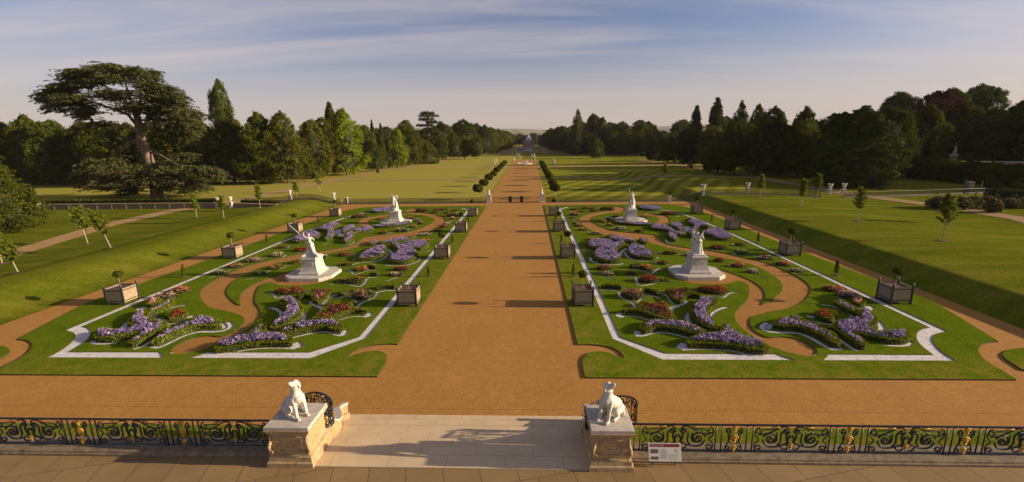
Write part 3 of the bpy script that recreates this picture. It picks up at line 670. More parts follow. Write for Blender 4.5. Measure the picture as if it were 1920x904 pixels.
def make_bed(poly, h, pal, side, hedge=0.0, hedgeh=0.28, nm='flower_bed', dens=130, pal2=None, fdens=None, base=PLATE, extra=None):
    h = h * (.74 if hedge else .85)
    rng = np.random.default_rng(abs(hash((round(poly[0][0], 2), round(poly[0][1], 2), side > 0))) % (2 ** 31))
    c = np.array(poly).mean(0); loc = (float(c[0]), float(c[1]), base); root = empty(nm, loc)
    P = [(x - c[0], y - c[1]) for x, y in poly]
    # body: dark solid under the leaves
    n = len(P); inner = [(x * .88, y * .88) for x, y in P]
    def inset(k):
        Q = []
        for i in range(n):
            a, b = P[i - 1], P[(i + 1) % n]; dx, dy = b[0] - a[0], b[1] - a[1]; l = math.hypot(dx, dy) or 1
            Q.append((P[i][0] - dy / l * k, P[i][1] + dx / l * k))
        return Q
    area = sum(P[i][0] * P[(i + 1) % n][1] - P[(i + 1) % n][0] * P[i][1] for i in range(n))
    if area < 0: P = P[::-1]
    m = MB(); Q = inset(0.05); zt = hedgeh * 0.9 if hedge else h * 0.55
    m.prism(Q, 0.0, zt); m.build('foliage', MAT['core'], root)
    mound = lambda d, H: H * np.sqrt(np.clip(d / 0.28, 0.02, 1))
    if hedge:
        S_ = scatter(P, 620, rng); d = seg_dist(S_, P); S_ = S_[d < hedge]
        z = hedgeh * rng.uniform(0.90, 1.06, len(S_)); top = np.column_stack([S_, z])
        per = resample(P, 0.09, True); k = 5; sv = np.array([(x, y) for x, y in per for _ in range(k)]) + rng.normal(0, .018, (len(per) * k, 2))
        zs = rng.uniform(0.02, hedgeh, len(sv)); sides = np.column_stack([sv, zs])
        nx = []
        for i in range(len(per)):
            a, b = per[i - 1], per[(i + 1) % len(per)]; dx, dy = b[0] - a[0], b[1] - a[1]; l = math.hypot(dx, dy) or 1; nx += [(dy / l, -dx / l, .35)] * k
        Pt = np.vstack([top, sides]); Nn = np.vstack([np.tile([0, 0, 1.], (len(top), 1)), np.array(nx)])
        link('edging_leaves', quads_mesh('edging_leaves', leaf_quads(Pt, Nn, 0.055, 1.3, 0.7, rng)), MAT['box'], root)
    S_ = scatter(P, dens, rng); d = seg_dist(S_, P)
    if hedge: S_ = S_[d > hedge * .7]; d = d[d > hedge * .7]
    z = mound(d, h) * rng.uniform(0.75, 1.02, len(S_)); Pt = np.column_stack([S_, z])
    if not hedge:
        per = resample(P, 0.16, True); sv = np.array(per * 3) + rng.normal(0, .03, (len(per) * 3, 2)); Pt = np.vstack([Pt, np.column_stack([sv, rng.uniform(0, h * .5, len(sv))])])
    Nn = rng.normal(0, .5, (len(Pt), 3)) + [0, 0, 1]
    link('leaves', quads_mesh('leaves', leaf_quads(Pt, Nn, 0.085, 1.7, 0.6, rng)), MAT['bedleaf'], root)
    S_ = scatter(P, (fdens or dens * 1.2) * 1.7, rng); d = seg_dist(S_, P)
    if hedge: S_ = S_[d > hedge * .85]; d = d[d > hedge * .85]
    # flowers come in drifts
    ph = rng.uniform(0, 6, 4); dr = np.sin(S_[:, 0] * 2.3 + ph[0]) + np.sin(S_[:, 1] * 2.9 + ph[1]) + np.sin((S_[:, 0] + S_[:, 1]) * 5.1 + ph[2]) + rng.normal(0, .8, len(S_))
    kp = dr > -1.15; S_, d, dr = S_[kp], d[kp], dr[kp]
    z = mound(d, h) * rng.uniform(0.72, 1.30, len(S_)) + .02
    cols = np.array(PAL[pal]); ci = rng.integers(0, len(cols), len(S_)); C_ = cols[ci]
    if pal2: c2 = np.array(PAL[pal2]); C_ = np.where((dr > 1.0)[:, None], c2[rng.integers(0, len(c2), len(S_))], C_)
    C_ = C_ * rng.uniform(.8, 1.12, (len(S_), 1))
    Nn = rng.normal(0, .45, (len(S_), 3)) + [0, 0, 1]
    sz = (0.082 if h > .25 else 0.075) * rng.uniform(.6, 1.4, len(S_))
    link('blossoms', quads_mesh('blossoms', leaf_quads(np.column_stack([S_, z]), Nn, sz, 1.05, 0.5, rng), C_), MAT['petal'], root)
    BEDS.append((root, pal, side, c, n, hedge, extra)); return root
def ell(cr, cx, cy, rx, ry):
    """footprint of a clump: crop coordinates of its centre and half sizes as seen"""
    ox, oy, s = CR[cr]; g = G(ox + cx / s, oy + (cy + ry * .45) / s, PLATE); k = px_m(g)
    a = 1.12 * rx / s / k; bdepth = min(max(a * 0.72, 0.36), 1.2); r = RNG.uniform(0, .35, 4)
    return [(g.x + a * cos(t) * (1 + .10 * sin(3 * t + r[0] * 9)), g.y + bdepth * sin(t) * (1 + .10 * cos(2 * t + r[1] * 9))) for t in np.linspace(0, 2 * pi, 18, endpoint=False)]
CLUMPS = [('A', 510, 115, 50, 20, 'brick', .3), ('A', 705, 98, 60, 18, 'brick', .3), ('A', 820, 102, 50, 16, 'brick', .3), ('A', 620, 150, 50, 28, 'green', .35), ('A', 840, 140, 60, 20, 'brick', .3),
    ('A', 1065, 110, 110, 30, 'dark', .45), ('A', 520, 195, 85, 45, 'coral', .45), ('A', 478, 252, 45, 28, 'pink', .35), ('A', 545, 350, 45, 25, 'pink', .35), ('A', 570, 388, 60, 30, 'coral', .38),
    ('A', 665, 455, 70, 28, 'coral', .32), ('A', 870, 522, 90, 22, 'cream', .25), ('A', 1150, 577, 80, 24, 'brick', .32), ('A', 825, 627, 95, 20, 'orange', .22), ('A', 1235, 237, 75, 22, 'brick', .28),
    ('A', 1080, 270, 48, 55, 'blue', .4), ('A', 1010, 322, 48, 35, 'coral', .4), ('A', 1115, 382, 60, 28, 'coral', .32), ('A', 1300, 442, 95, 35, 'cream', .35), ('A', 1615, 482, 65, 28, 'brick', .35),
    ('B', 92, 240, 70, 22, 'coral', .3), ('B', 510, 188, 140, 28, 'dark', .35), ('B', 838, 297, 50, 18, 'brick', .3), ('B', 1320, 757, 120, 45, 'red', .36), ('B', 1690, 712, 80, 25, 'brick', .28),
    ('B', 1720, 842, 110, 42, 'cream', .32), ('B', 500, 852, 110, 38, 'brick', .32), ('D', 1115, 322, 75, 28, 'pink', .32), ('D', 1320, 387, 70, 32, 'coral', .32), ('D', 590, 347, 50, 33, 'red', .34),
    ('D', 810, 407, 70, 32, 'coral', .34), ('D', 980, 475, 62, 28, 'cream', .3), ('D', 300, 288, 62, 25, 'cream', .3), ('D', 520, 685, 145, 34, 'red', .32), ('E', 450, 160, 62, 32, 'cream', .26),
    ('E', 860, 372, 100, 36, 'coral', .36), ('E', 1015, 440, 105, 40, 'pink', .38), ('C', 555, 377, 80, 28, 'brick', .32), ('C', 600, 437, 80, 28, 'cream', .28), ('C', 1040, 372, 80, 38, 'orange', .34),
    ('C', 1225, 320, 55, 22, 'brick', .28), ('C', 1052, 507, 100, 45, 'red', .42), ('C', 1235, 512, 60, 16, 'brick', .2), ('C', 885, 672, 118, 70, 'mauve', .5)]
POLYS = [  # outline, height, palette, second palette, hedge width
    (('C', (345, 130), (390, 90), (480, 80), (600, 90), (680, 108), (640, 150), (520, 178), (400, 180)), .42, 'purple', 'lilac', .16),
    (('C', (425, 285), (440, 215), (560, 160), (690, 120), (790, 110), (800, 132), (722, 180), (684, 210), (740, 270), (764, 315), (680, 338), (520, 335)), .5, 'purple', 'lilac', .2),
    (('C', (590, 52), (700, 35), (800, 68), (920, 90), (925, 116), (850, 106), (760, 100), (620, 82)), .4, 'lilac', 'purple', .1),
    (('C', (808, 205), (830, 150), (880, 125), (950, 140), (1080, 210), (1110, 250), (1135, 295), (1060, 297), (900, 282), (828, 245)), .42, 'purple', 'lilac', .18),
    (('C', (940, 85), (1000, 58), (1052, 90), (1052, 122), (980, 120)), .42, 'lilac', None, .12),
    (('B', (150, 455), (220, 402), (330, 405), (470, 430), (560, 490), (640, 540), (780, 550), (780, 590), (650, 592), (540, 562), (440, 502), (250, 487)), .42, 'lilac', 'purple', .16),
    (('B', (480, 402), (600, 370), (700, 390), (742, 430), (722, 500), (660, 515), (602, 470), (520, 432)), .42, 'purple', 'lilac', .14),
    (('B', (790, 352), (880, 322), (1000, 340), (1120, 390), (1180, 440), (1080, 450), (1000, 460), (960, 520), (1000, 580), (960, 640), (860, 602), (800, 562), (860, 490), (920, 420), (830, 392)), .46, 'purple', 'lilac', .12),
    (('B', (1060, 545), (1180, 480), (1300, 460), (1430, 510), (1540, 580), (1580, 650), (1450, 665), (1280, 652), (1200, 602), (1100, 592)), .46, 'purple', 'lilac', .12),
    (('B', (440, 562), (520, 545), (620, 590), (650, 640), (600, 690), (500, 650)), .42, 'lilac', 'purple', .12),
    (('A', (1590, 115), (1640, 78), (1720, 60), (1808, 88), 'B', (200, 92), (340, 102), (380, 132), (250, 152), (100, 145), 'A', (1700, 142)), .4, 'purple', 'blue', .1),
    (('A', (1175, 340), (1250, 318), (1380, 345), (1520, 368), (1700, 372), (1808, 375), 'B', (260, 400), (150, 410), 'A', (1700, 412), (1500, 405), (1350, 385), (1230, 375)), .3, 'lilac', 'blue', .08),
    (('F', (1040, 290), (1080, 240), (1130, 190), (1210, 155), (1330, 165), (1392, 200), (1310, 250), (1262, 300), (1268, 370), (1305, 430), (1370, 505), (1300, 525), (1180, 480), (1080, 410), (1030, 345)), .55, 'purple', 'lilac', .26),
    (('F', (470, 485), (540, 432), (640, 405), (760, 422), (900, 422), (1020, 440), (1120, 490), (1250, 548), (1205, 592), (1060, 575), (900, 525), (700, 490), (560, 540), (485, 535)), .44, 'lilac', 'purple', .3),
    (('F', (1000, 660), (1060, 605), (1240, 575), (1400, 545), 'G', (180, 485), (240, 435), (305, 475), (325, 545), (420, 590), (520, 640), (640, 655), (700, 695), (748, 745), (700, 778), (560, 765), (400, 725), (200, 702), (0, 692), 'F', (1200, 695), (1010, 695)), .5, 'purple', 'lilac', .30),
    (('G', (758, 452), (820, 412), (900, 385), (1000, 365), (1105, 385), (1140, 430), (1230, 472), (1340, 525), 'H', (0, 430), (60, 500), (105, 560), (80, 578), (0, 570), 'G', (1350, 615), (1200, 545), (1050, 498), (900, 492), (780, 482)), .42, 'lilac', 'purple', .28),
    (('H', (0, 330), (60, 300), (150, 290), (230, 280), (290, 240), (305, 165), (400, 168), (450, 215), (515, 290), (500, 345), (420, 375), (440, 400), (540, 430), (700, 410), (820, 400), (870, 450), (890, 505), (800, 535), (640, 530), (480, 500), (330, 470), (265, 450), (340, 520), (408, 580), (350, 602), (260, 575), (140, 488), (60, 435), (0, 392)), .46, 'purple', 'lilac', .26),
    (('H', (0, 78), (60, 48), (180, 98), (300, 168), (322, 215), (292, 235), (180, 182), (60, 122)), .34, 'lilac', None, .3),
    (('E', (1040, 520), (1110, 500), (1190, 525), (1225, 575), (1180, 605), (1090, 590), (1030, 555)), .42, 'pink', 'coral', .22),
    (('E', (630, 690), (680, 655), (760, 650), (840, 690), (870, 745), (840, 778), (740, 760), (660, 730)), .42, 'red', 'brick', .2),
    (('F', (470, 190), (540, 205), (640, 232), (740, 195), (790, 205), (800, 275), (860, 365), (905, 402), (800, 408), (640, 375), (520, 325), (400, 300), (270, 312), (272, 285), (400, 275), (480, 265)), .36, 'dark', 'brick', .24),
    (('F', (755, 62), (830, 48), (900, 62), (1020, 32), (1048, 80), (1010, 130), (965, 195), (880, 195), (815, 145), (800, 100)), .36, 'dark', 'mauve', .2)]
HEDGES = [('F', (1005, 118), (1090, 112), (1170, 135)), ('F', (530, 55), (600, 62), (690, 95)), ('F', (110, 12), (190, 12), (275, 25)), ('C', (540, 615), (640, 603), (760, 620)), ('C', (860, 385), (960, 372)), ('C', (810, 465), (900, 462)),
          ('H', (0, 190), (20, 245)), ('E', (790, 860), (900, 880)), ('D', (230, 765), (300, 775), (370, 790))]
for side in (1, -1):
    f_ = (lambda p: p) if side == 1 else mir
    for cr, cx, cy, rx, ry, pal, h in CLUMPS:
        make_bed(f_(ell(cr, cx, cy, rx, ry)), h, pal, side, nm='flower_clump')
    for o_, h, pal, pal2, hw in POLYS:
        make_bed(f_(chaikin(tr(*o_), 1, True)), h, pal, side, hedge=hw, nm='edged_flower_bed', dens=110, pal2=pal2, fdens=190)
    for k, hl in enumerate(HEDGES):
        pl = f_(ribbon(chaikin(tr(*hl), 1), .34)); c = np.array(pl).mean(0); P = [(x - c[0], y - c[1]) for x, y in pl]
        m = MB(); m.prism(P, 0, .26); rng = np.random.default_rng(k + 5)
        o = m.build('box_hedge', MAT['core'], loc=(c[0], c[1], PLATE))
        S_ = scatter(P, 600, rng); top = np.column_stack([S_, .29 * rng.uniform(.9, 1.05, len(S_))]); per = np.array(resample(P, .07, True) * 4) + rng.normal(0, .015, (len(resample(P, .07, True)) * 4, 2))
        sd_ = np.column_stack([per, rng.uniform(0, .28, len(per))]); Nn = np.vstack([np.tile([0, 0, 1.], (len(top), 1)), np.column_stack([per, np.zeros(len(per))]) + [0, 0, .3]])
        link('leaves', quads_mesh('leaves', leaf_quads(np.vstack([top, sd_]), Nn, .055, 1.3, .8, rng)), MAT['box'], o)
        BEDS.append((o, 'hedge', side, c, 0, 0, None))

# labels: colour + the landmark each bed stands by
MARKS = []
for s, nm_ in ((1, 'right'), (-1, 'left')):
    MARKS += [(s, 15.9 * s, 36, f'the nearer {nm_} statue'), (s, 15.9 * s, 60.2, f'the farther {nm_} statue'), (s, 25 * s, 23, f'the {nm_} outer white spade corner'), (s, 8 * s, 22.5, f'the {nm_} inner white angled corner'),
              (s, 22 * s, 72, f'the far outer white curve on the {nm_}'), (s, 8 * s, 72, f'the far inner white corner on the {nm_}'), (s, 19 * s, 23.2, f'the rounded end of the {nm_} winding path'),
              (s, 8.0 * s, 59, f'the second farthest avenue planter on the {nm_}')]
    for k, y in enumerate((29.2, 41.5, 53.9)): MARKS.append((s, 7.2 * s, y, f'{("the nearest", "the second", "the third")[k]} avenue planter on the {nm_}'))
    for k, y in enumerate((29.2, 41.5, 53.9, 65.6)): MARKS.append((s, 25.2 * s, y, f'{("the nearest", "the second", "the third", "the fourth")[k]} outer planter on the {nm_}'))
MARKS = [m_ for m_ in MARKS if 'second farthest' not in m_[3]]
used = {}
def say_dir(dx, dy):
    r = math.hypot(dx, dy)
    if abs(dx) > 1.8 * abs(dy): return 'right of' if dx > 0 else 'left of'
    if abs(dy) > 1.8 * abs(dx): return 'behind' if dy > 0 else 'in front of'
    return ('behind and right of' if dx > 0 else 'behind and left of') if dy > 0 else ('in front and right of' if dx > 0 else 'in front and left of')
todo = []
for root, pal, side, c, n, hedge, ex in BEDS:
    best = sorted((math.hypot(c[0] - x, c[1] - y), x, y, t_) for s, x, y, t_ in MARKS if s == side)[0]
    kindw = 'clipped low box hedge stub' if pal == 'hedge' else (f'{NAMES[pal]} flower bed edged with box' if hedge else f'{NAMES[pal]} flower clump')
    todo.append((f'{kindw} {say_dir(c[0] - best[1], c[1] - best[2])} {best[3]}', best[0], root, pal, hedge))
grp = {}
for t_ in todo: grp.setdefault(t_[0], []).append(t_)
for lab, items in grp.items():
    items.sort(key=lambda q: q[1])
    ordn = ['', 'closer ', 'farther '] if len(items) == 2 else None
    for i, (l_, d_, root, pal, hedge) in enumerate(items):
        if len(items) == 1: pre = ''
        elif len(items) == 2: pre = ('closer ', 'farther ')[i]
        else: pre = ('closest ', 'second closest ', 'third closest ', 'fourth closest ', 'fifth closest ', 'sixth closest ')[i]
        lab_ = (pre + lab).replace(' on the right', ' right').replace(' on the left', ' left').replace('edged with box', 'with box edging'); lab_ = lab_ if len(lab_.split()) <= 16 else lab_.replace('flower bed with box edging', 'box edged bed')
        tag(root, lab_, 'hedge' if pal == 'hedge' else 'flower bed', 'low box hedge stubs' if pal == 'hedge' else ('box edged flower beds of the parterre' if hedge else 'small flower clumps of the parterre'))
# ================================================================== PLANTERS, SHRUBS
def leaf_ball(rng, c, r, n, size, mat, name, parent, sc=(1, 1, .8), shell=.35, aspect=1.5):
    d = rng.normal(0, 1, (n, 3)); d /= np.linalg.norm(d, axis=1)[:, None]; rad = r * (1 - shell * rng.random(n) ** 1.5)
    rad *= 1 + .12 * np.sin(d[:, 0] * 5) * np.sin(d[:, 1] * 4 + 1) ; P = d * rad[:, None] * np.array(sc) + np.array(c)
    return link(name, quads_mesh(name, leaf_quads(P, d, size, aspect, .6, rng)), mat, parent)
def make_planter():
    r = empty('planter', (0, 0, 0)); W_ = .62; Hh = 1.02; z0 = .14
    for k, (sx, sy) in enumerate(((0, -1), (1, 0), (0, 1), (-1, 0))):
        b = MB(); nb = 7
        for i in range(nb):
            a = -W_ + .07 + (2 * W_ - .14) * i / nb; e = a + (2 * W_ - .14) / nb - .012
            if sx == 0: b.box(a, e, sy * W_ - .02, sy * W_ + .02, z0, z0 + Hh)
            else: b.box(sx * W_ - .02, sx * W_ + .02, a, e, z0, z0 + Hh)
        b.build('board_panel', MAT['wood'] if k < 2 else MAT['wood_shaded'], r)
        for zz in (z0 + .10, z0 + Hh - .16):
            b = MB()
            if sx == 0: b.box(-W_, W_, sy * (W_ + .032) - .012, sy * (W_ + .032) + .012, zz, zz + .055)
            else: b.box(sx * (W_ + .032) - .012, sx * (W_ + .032) + .012, -W_, W_, zz, zz + .055)
            b.build('iron_band', MAT['darkiron'], r)
    for sx in (-1, 1):
        for sy in (-1, 1):
            b = MB(); x, y = sx * W_, sy * W_
            b.box(x - .05, x + .05, y - .05, y + .05, 0.0, z0 + Hh + .06); b.lathe([(.062, z0 + Hh + .06), (.062, z0 + Hh + .09), (.03, z0 + Hh + .10), (.05, z0 + Hh + .13), (.066, z0 + Hh + .18), (.05, z0 + Hh + .23), (.015, z0 + Hh + .27)], 8, (x, y, 0))
            b.box(x - .075, x + .075, y - .075, y + .075, 0.0, .07); b.build('post', MAT['darkiron'], r, smooth=False)
    b = MB(); b.box(-W_ + .03, W_ - .03, -W_ + .03, W_ - .03, z0 + .02, z0 + Hh - .10); b.build('soil', MAT['dirt'], r)
    return r
def make_standard(R=.34, H=.92, n=520, mat='leaf_mid'):
    r = empty('standard_tree', (0, 0, 0)); b = MB(); b.tube([(0, 0, 0), (.01, .01, H * .5), (0, 0, H + R * .5)], [.022, .018, .012], 6); b.build('trunk', MAT['limebark'], r)
    leaf_ball(np.random.default_rng(5), (0, 0, H + R * .7), R, n, .085, MAT[mat], 'crown', r); return r
pl0 = make_planter(); st0 = make_standard(); st1 = empty('standard_tree', (0, 0, 0)); b = MB()
b.tube([(0, 0, 0), (.02, 0, .45), (.01, 0, .62)], [.016, .012, .006], 5); b.tube([(.02, 0, .42), (.07, .03, .58)], [.008, .004], 4); b.build('trunk', MAT['limebark'], st1)
PX = [(1, 5.9, (29.2, 41.5, 53.9, 65.2), 'avenue'), (-1, -5.88, (29.2, 41.5, 53.9, 65.2), 'avenue'), (1, 26.55, (29.6, 42.0, 54.2, 66.2), 'outer'), (-1, -26.55, (29.6, 42.0, 54.2, 66.2), 'outer')]
ordw = ('nearest', 'second nearest', 'second farthest', 'farthest'); first = True; fb = True; bare0 = False
for side, x, ys_, row in PX:
    sn = 'right' if side == 1 else 'left'
    for k, y in enumerate(ys_):
        p = pl0 if first else copy_tree(pl0); first = False; p.location = (x, y, PLATE); p.rotation_euler.z = 0
        tag(p, f'square wooden planter with iron corners, {ordw[k]} in the {sn} {row} row', 'planter', 'wooden box planters around the parterres')
        bare = (row == 'avenue' and side == -1 and k == 0)
        if bare: t = st1; tag(t, 'bare thin stem standing in the nearest left avenue planter', 'small tree', 'standard trees in planters')
        else:
            t = st0 if fb else copy_tree(st0); fb = False
            tag(t, f'small ball headed tree in the {ordw[k]} {sn} {row} planter', 'small tree', 'standard trees in planters')
            s = (.86, 1.0, .9, .95)[k]; t.scale = (s, s, s); t.rotation_euler.z = k * 1.3 + x
        t.location = (x, y, PLATE + 1.06)
def make_conelet(seed, H=.85, mat='leaf_olive'):
    r = empty('small_conifer', (0, 0, 0)); rng = np.random.default_rng(seed); n = 260; z = H * (rng.random(n) ** .8) * .95 + .06; a = rng.uniform(0, 2 * pi, n)
    rr = .17 * (1 - z / (H * 1.08)) ** .7 * rng.uniform(.5, 1.1, n) + .01; d = np.column_stack([np.cos(a), np.sin(a), np.full(n, .5)])
    link('crown', quads_mesh('crown', leaf_quads(np.column_stack([rr * np.cos(a), rr * np.sin(a), z]), d, .055, 2.2, .4, rng)), MAT[mat], r)
    b = MB(); b.tube([(0, 0, 0), (0, 0, H * .9)], [.02, .008], 5); b.build('trunk', MAT['bark'], r); return r
cn0 = make_conelet(3)
b = MB(); b.lathe([(.24, 0), (.22, .015), (.02, .03)], 12); b.build('soil_ring', MAT['dirt'], cn0)
first = True
for px, py, top, lab in ((345.6, 519.6, 496, 'nearest on the left outer verge'), (500.8, 455, 440, 'second on the left outer verge'), (597.5, 419.5, 407, 'third on the left outer verge'), (803.5, 518.5, 500, 'nearest on the left avenue verge'),
        (848.5, 456, 441, 'second on the left avenue verge'), (878, 419, 406, 'third on the left avenue verge'), (1075, 518, 496, 'nearest on the right avenue verge'), (1052.5, 455, 440, 'second on the right avenue verge'), (1042, 412, 400, 'third on the right avenue verge'),
        (1567, 516, 489, 'nearest on the right outer verge'), (1421, 454, 436, 'second on the right outer verge'), (1334.4, 416, 402, 'third on the right outer verge')):
    o = cn0 if first else copy_tree(cn0); first = False; g = G(px, py, PLATE); o.location = g; h = height_to(g, top); o.scale = (h / .85 * .9, h / .85 * .9, h / .85)
    tag(o, f'little upright conifer, {lab}', 'shrub', 'young conifers on the parterre verges')

# ================================================================== SCULPTURE
def capsule(m, a, b, r0, r1, n=10):
    a, b = Vector(a), Vector(b); t = b - a; l = t.length
    if l < 1e-6: m.ball(a, max(r0, r1), n, 6); return
    t.normalize(); up = t.orthogonal().normalized(); bb = t.cross(up); rings = []
    prof = [(-r0 * cos(q), r0 * sin(q)) for q in (0.15, .6, 1.1)] + [(0, r0), (l, r1)] + [(l + r1 * cos(q), r1 * sin(q)) for q in (1.1, .6, .15)]
    for z, r in prof: rings.append([tuple(a + t * z + (up * cos(2 * pi * i / n) + bb * sin(2 * pi * i / n)) * r) for i in range(n)])
    m.stack(rings)
def sculpt(name, m, voxel, mat, parent=None, loc=(0, 0, 0), smooth=4, noise=0.0):
    """fuse overlapping solids into one continuous carved surface"""
    me = bpy.data.meshes.new('tmp'); me.from_pydata(m.v, [], m.f); o = bpy.data.objects.new('tmp', me); COL.objects.link(o)
    r = o.modifiers.new('r', 'REMESH'); r.mode = 'VOXEL'; r.voxel_size = voxel
    s = o.modifiers.new('s', 'SMOOTH'); s.iterations = smooth; s.factor = .5
    dg = bpy.context.evaluated_depsgraph_get(); me2 = bpy.data.meshes.new_from_object(o.evaluated_get(dg)); bpy.data.objects.remove(o)
    me2.name = name; me2.materials.clear(); return link(name, me2, mat, parent, loc, smooth=True)
def figure(m, base, H=1.8, lean=(0, 0), face=0.0, larm=None, rarm=None, lleg=None, rleg=None, drape=True, twist=0):
    """a human body out of tapered limbs; arms/legs given as (elbow, hand) / (knee, foot) in body axes: x right, y front, z up"""
    s = H / 1.8; cf, sf = cos(face), sin(face)
    def T_(p):
        x, y, z = p[0] * s, p[1] * s, p[2] * s; x += lean[0] * z; y += lean[1] * z
        return (base[0] + x * cf - y * sf, base[1] + x * sf + y * cf, base[2] + z)
    c = lambda a, b, r0, r1: capsule(m, T_(a), T_(b), r0 * s, r1 * s)
    hip, ch, nk = (0, 0, .95), (0, 0, 1.30), (0, .01, 1.50)
    c((-.07, 0, .93), (.07, 0, .93), .145, .145); c(hip, (0, 0, 1.12), .14, .125); c((0, 0, 1.1), ch, .125, .155); c((-.10, 0, 1.38), (.10, 0, 1.38), .10, .10); c((-.15, 0, 1.42), (.15, 0, 1.42), .075, .075)
    c((0, 0, 1.42), (0, .02, 1.56), .062, .055); m.ball(T_((0, .03, 1.67)), .105 * s, 10, 8, sc=(.85, 1, 1.15)); m.ball(T_((0, -.02, 1.70)), .115 * s, 8, 6); m.ball(T_((0, .13, 1.65)), .025 * s, 6, 4)
    la = larm or ((-.30, .02, 1.15), (-.26, .18, .95)); ra = rarm or ((.30, .02, 1.15), (.26, .18, .95))
    for sx, (e, h) in ((-1, la), (1, ra)):
        c((sx * .19, 0, 1.42), e, .062, .048); c(e, h, .048, .034); d = Vector(h) - Vector(e); d.normalize(); c(h, tuple(Vector(h) + d * .12), .038, .022)
    ll = lleg or ((-.12, .04, .50), (-.12, -.02, .06)); rl = rleg or ((.12, .10, .50), (.16, .05, .06))
    for sx, (k, f) in ((-1, ll), (1, rl)):
        c((sx * .095, 0, .90), k, .105, .066); c(k, f, .066, .042); c(f, (f[0], f[1] + .16, f[2] - .02), .045, .03)
    if drape:
        c((-.12, -.03, .85), (-.2, -.1, .15), .11, .16); c((.05, -.05, .9), (.05, -.14, .12), .12, .16); c((-.16, .02, 1.0), (.16, .05, .85), .10, .10)
    return T_
def rocks(m, rng, r, h, n=16):
    for _ in range(n):
        a = rng.uniform(0, 2 * pi); q = rng.uniform(0, r * .75); s = rng.uniform(.12, .26)
        m.ball((q * cos(a), q * sin(a), rng.uniform(0, h)), s, 6, 4, sc=(rng.uniform(.8, 1.3), rng.uniform(.8, 1.3), rng.uniform(.5, .9)))
def stat_pedestal():
    r = empty('statue_pedestal', (0, 0, 0)); m = MB(); a, d, c_ = 1.95, 1.75, .75
    def octo(a, d, c_, z): return [(-a + c_, -d, z), (a - c_, -d, z), (a, -d + c_, z), (a, d - c_, z), (a - c_, d, z), (-a + c_, d, z), (-a, d - c_, z), (-a, -d + c_, z)]
    m.stack([octo(a, d, c_, 0), octo(a, d, c_, .27), octo(a - .03, d - .03, c_, .30)]); m.build('octagonal_step', MAT['pedestal'], r)
    m = MB(); m.rects([(.86, .98, .30), (.86, .98, .44), (.82, .94, .47), (.76, .88, .52), (.70, .82, .62), (.645, .765, .80), (.605, .725, 1.0), (.58, .70, 1.25), (.572, .692, 1.50)]); m.build('die', MAT['pedestal'], r)
    m = MB(); m.box(-.36, .36, -.735, -.70, .85, 1.35); m.build('inscription_panel', MAT['pedestal'], r)
    m = MB(); m.rects([(.585, .705, 1.50), (.64, .76, 1.54), (.66, .78, 1.57), (.66, .78, 1.62), (.62, .74, 1.64), (.60, .72, 1.67)]); m.build('cap', MAT['pedestal'], r); return r
sp0 = stat_pedestal(); first = True
def statue(name, x, y, H, builder, lab, plab, extra=None):
    global first
    p = sp0 if first else copy_tree(sp0); first = False; p.location = (x, y, CUT['sand']); tag(p, plab, 'pedestal', 'stone pedestals of the parterre statues')
    m = MB(); rng = np.random.default_rng(int(abs(x) * 7 + y)); m.box(-.5, .5, -.58, .58, 0, .12); rocks(m, rng, .5, .3, 20); capsule(m, (0, -.02, .15), (.02, .05, 1.05), .36, .20); builder(m)
    o = sculpt(name, m, .026, MAT['marble'], loc=(x, y, CUT['sand'] + 1.665), smooth=3); o.scale = (H * 1.28, H * 1.22, H * 1.17); tag(o, lab, 'statue', 'marble statue groups on the parterre'); return o
def g_near_left(m):
    figure(m, (-.02, .05, .25), 1.72, (-.05, 0), 0.5, larm=((-.36, .0, 1.62), (-.34, .05, 1.86)), rarm=((.36, .1, 1.2), (.28, .3, 1.0)), lleg=((-.2, .2, .55), (-.22, .1, .1)))
    figure(m, (.18, -.22, .12), 1.35, (.12, .05), 2.5, larm=((-.3, .1, 1.5), (-.2, .15, 1.7)), rleg=((.2, .3, .6), (.2, .1, .3)))
    figure(m, (-.22, -.18, .05), 1.15, (.1, .2), -.8, lleg=((-.2, .35, .6), (-.2, .2, .3)))
    capsule(m, (.3, -.3, .35), (.7, -.55, .18), .14, .12); capsule(m, (-.3, -.3, .2), (-.55, -.5, .12), .13, .1)
def g_far_left(m):
    figure(m, (0, 0, .15), 1.85, (0, .02), .2, larm=((-.38, .02, 1.55), (-.30, .08, 1.92)), rarm=((.38, .02, 1.5), (.30, .08, 1.88)), drape=True)
    capsule(m, (-.28, -.08, 1.95), (.28, -.02, 2.02), .11, .10); capsule(m, (-.12, -.12, 1.85), (-.15, -.14, .9), .17, .20); capsule(m, (.15, -.1, 1.4), (.2, -.12, .2), .12, .16)
    figure(m, (.25, .1, .1), 1.2, (.0, .0), 1.6)
def g_near_right(m):
    figure(m, (-.10, .1, .2), 1.75, (.03, 0), -.4, larm=((-.3, .2, 1.25), (-.05, .35, 1.2)), rarm=((.34, .1, 1.55), (.42, .2, 1.85)))
    for q in range(5): capsule(m, (-.30 - .03 * q, .12, 1.65 - .10 * q), (-.40 - .02 * q, .22, 1.95 - .28 * q), .10, .05)
    capsule(m, (-.38, .15, 1.9), (-.34, .15, .7), .13, .06); capsule(m, (.20, -.05, 1.75), (.42, .0, 1.35), .09, .05)
    figure(m, (.14, -.15, .15), 1.45, (-.03, .05), .4, larm=((-.3, .15, 1.2), (-.1, .3, 1.35)), rleg=((.2, .25, .6), (.2, .1, .2)))
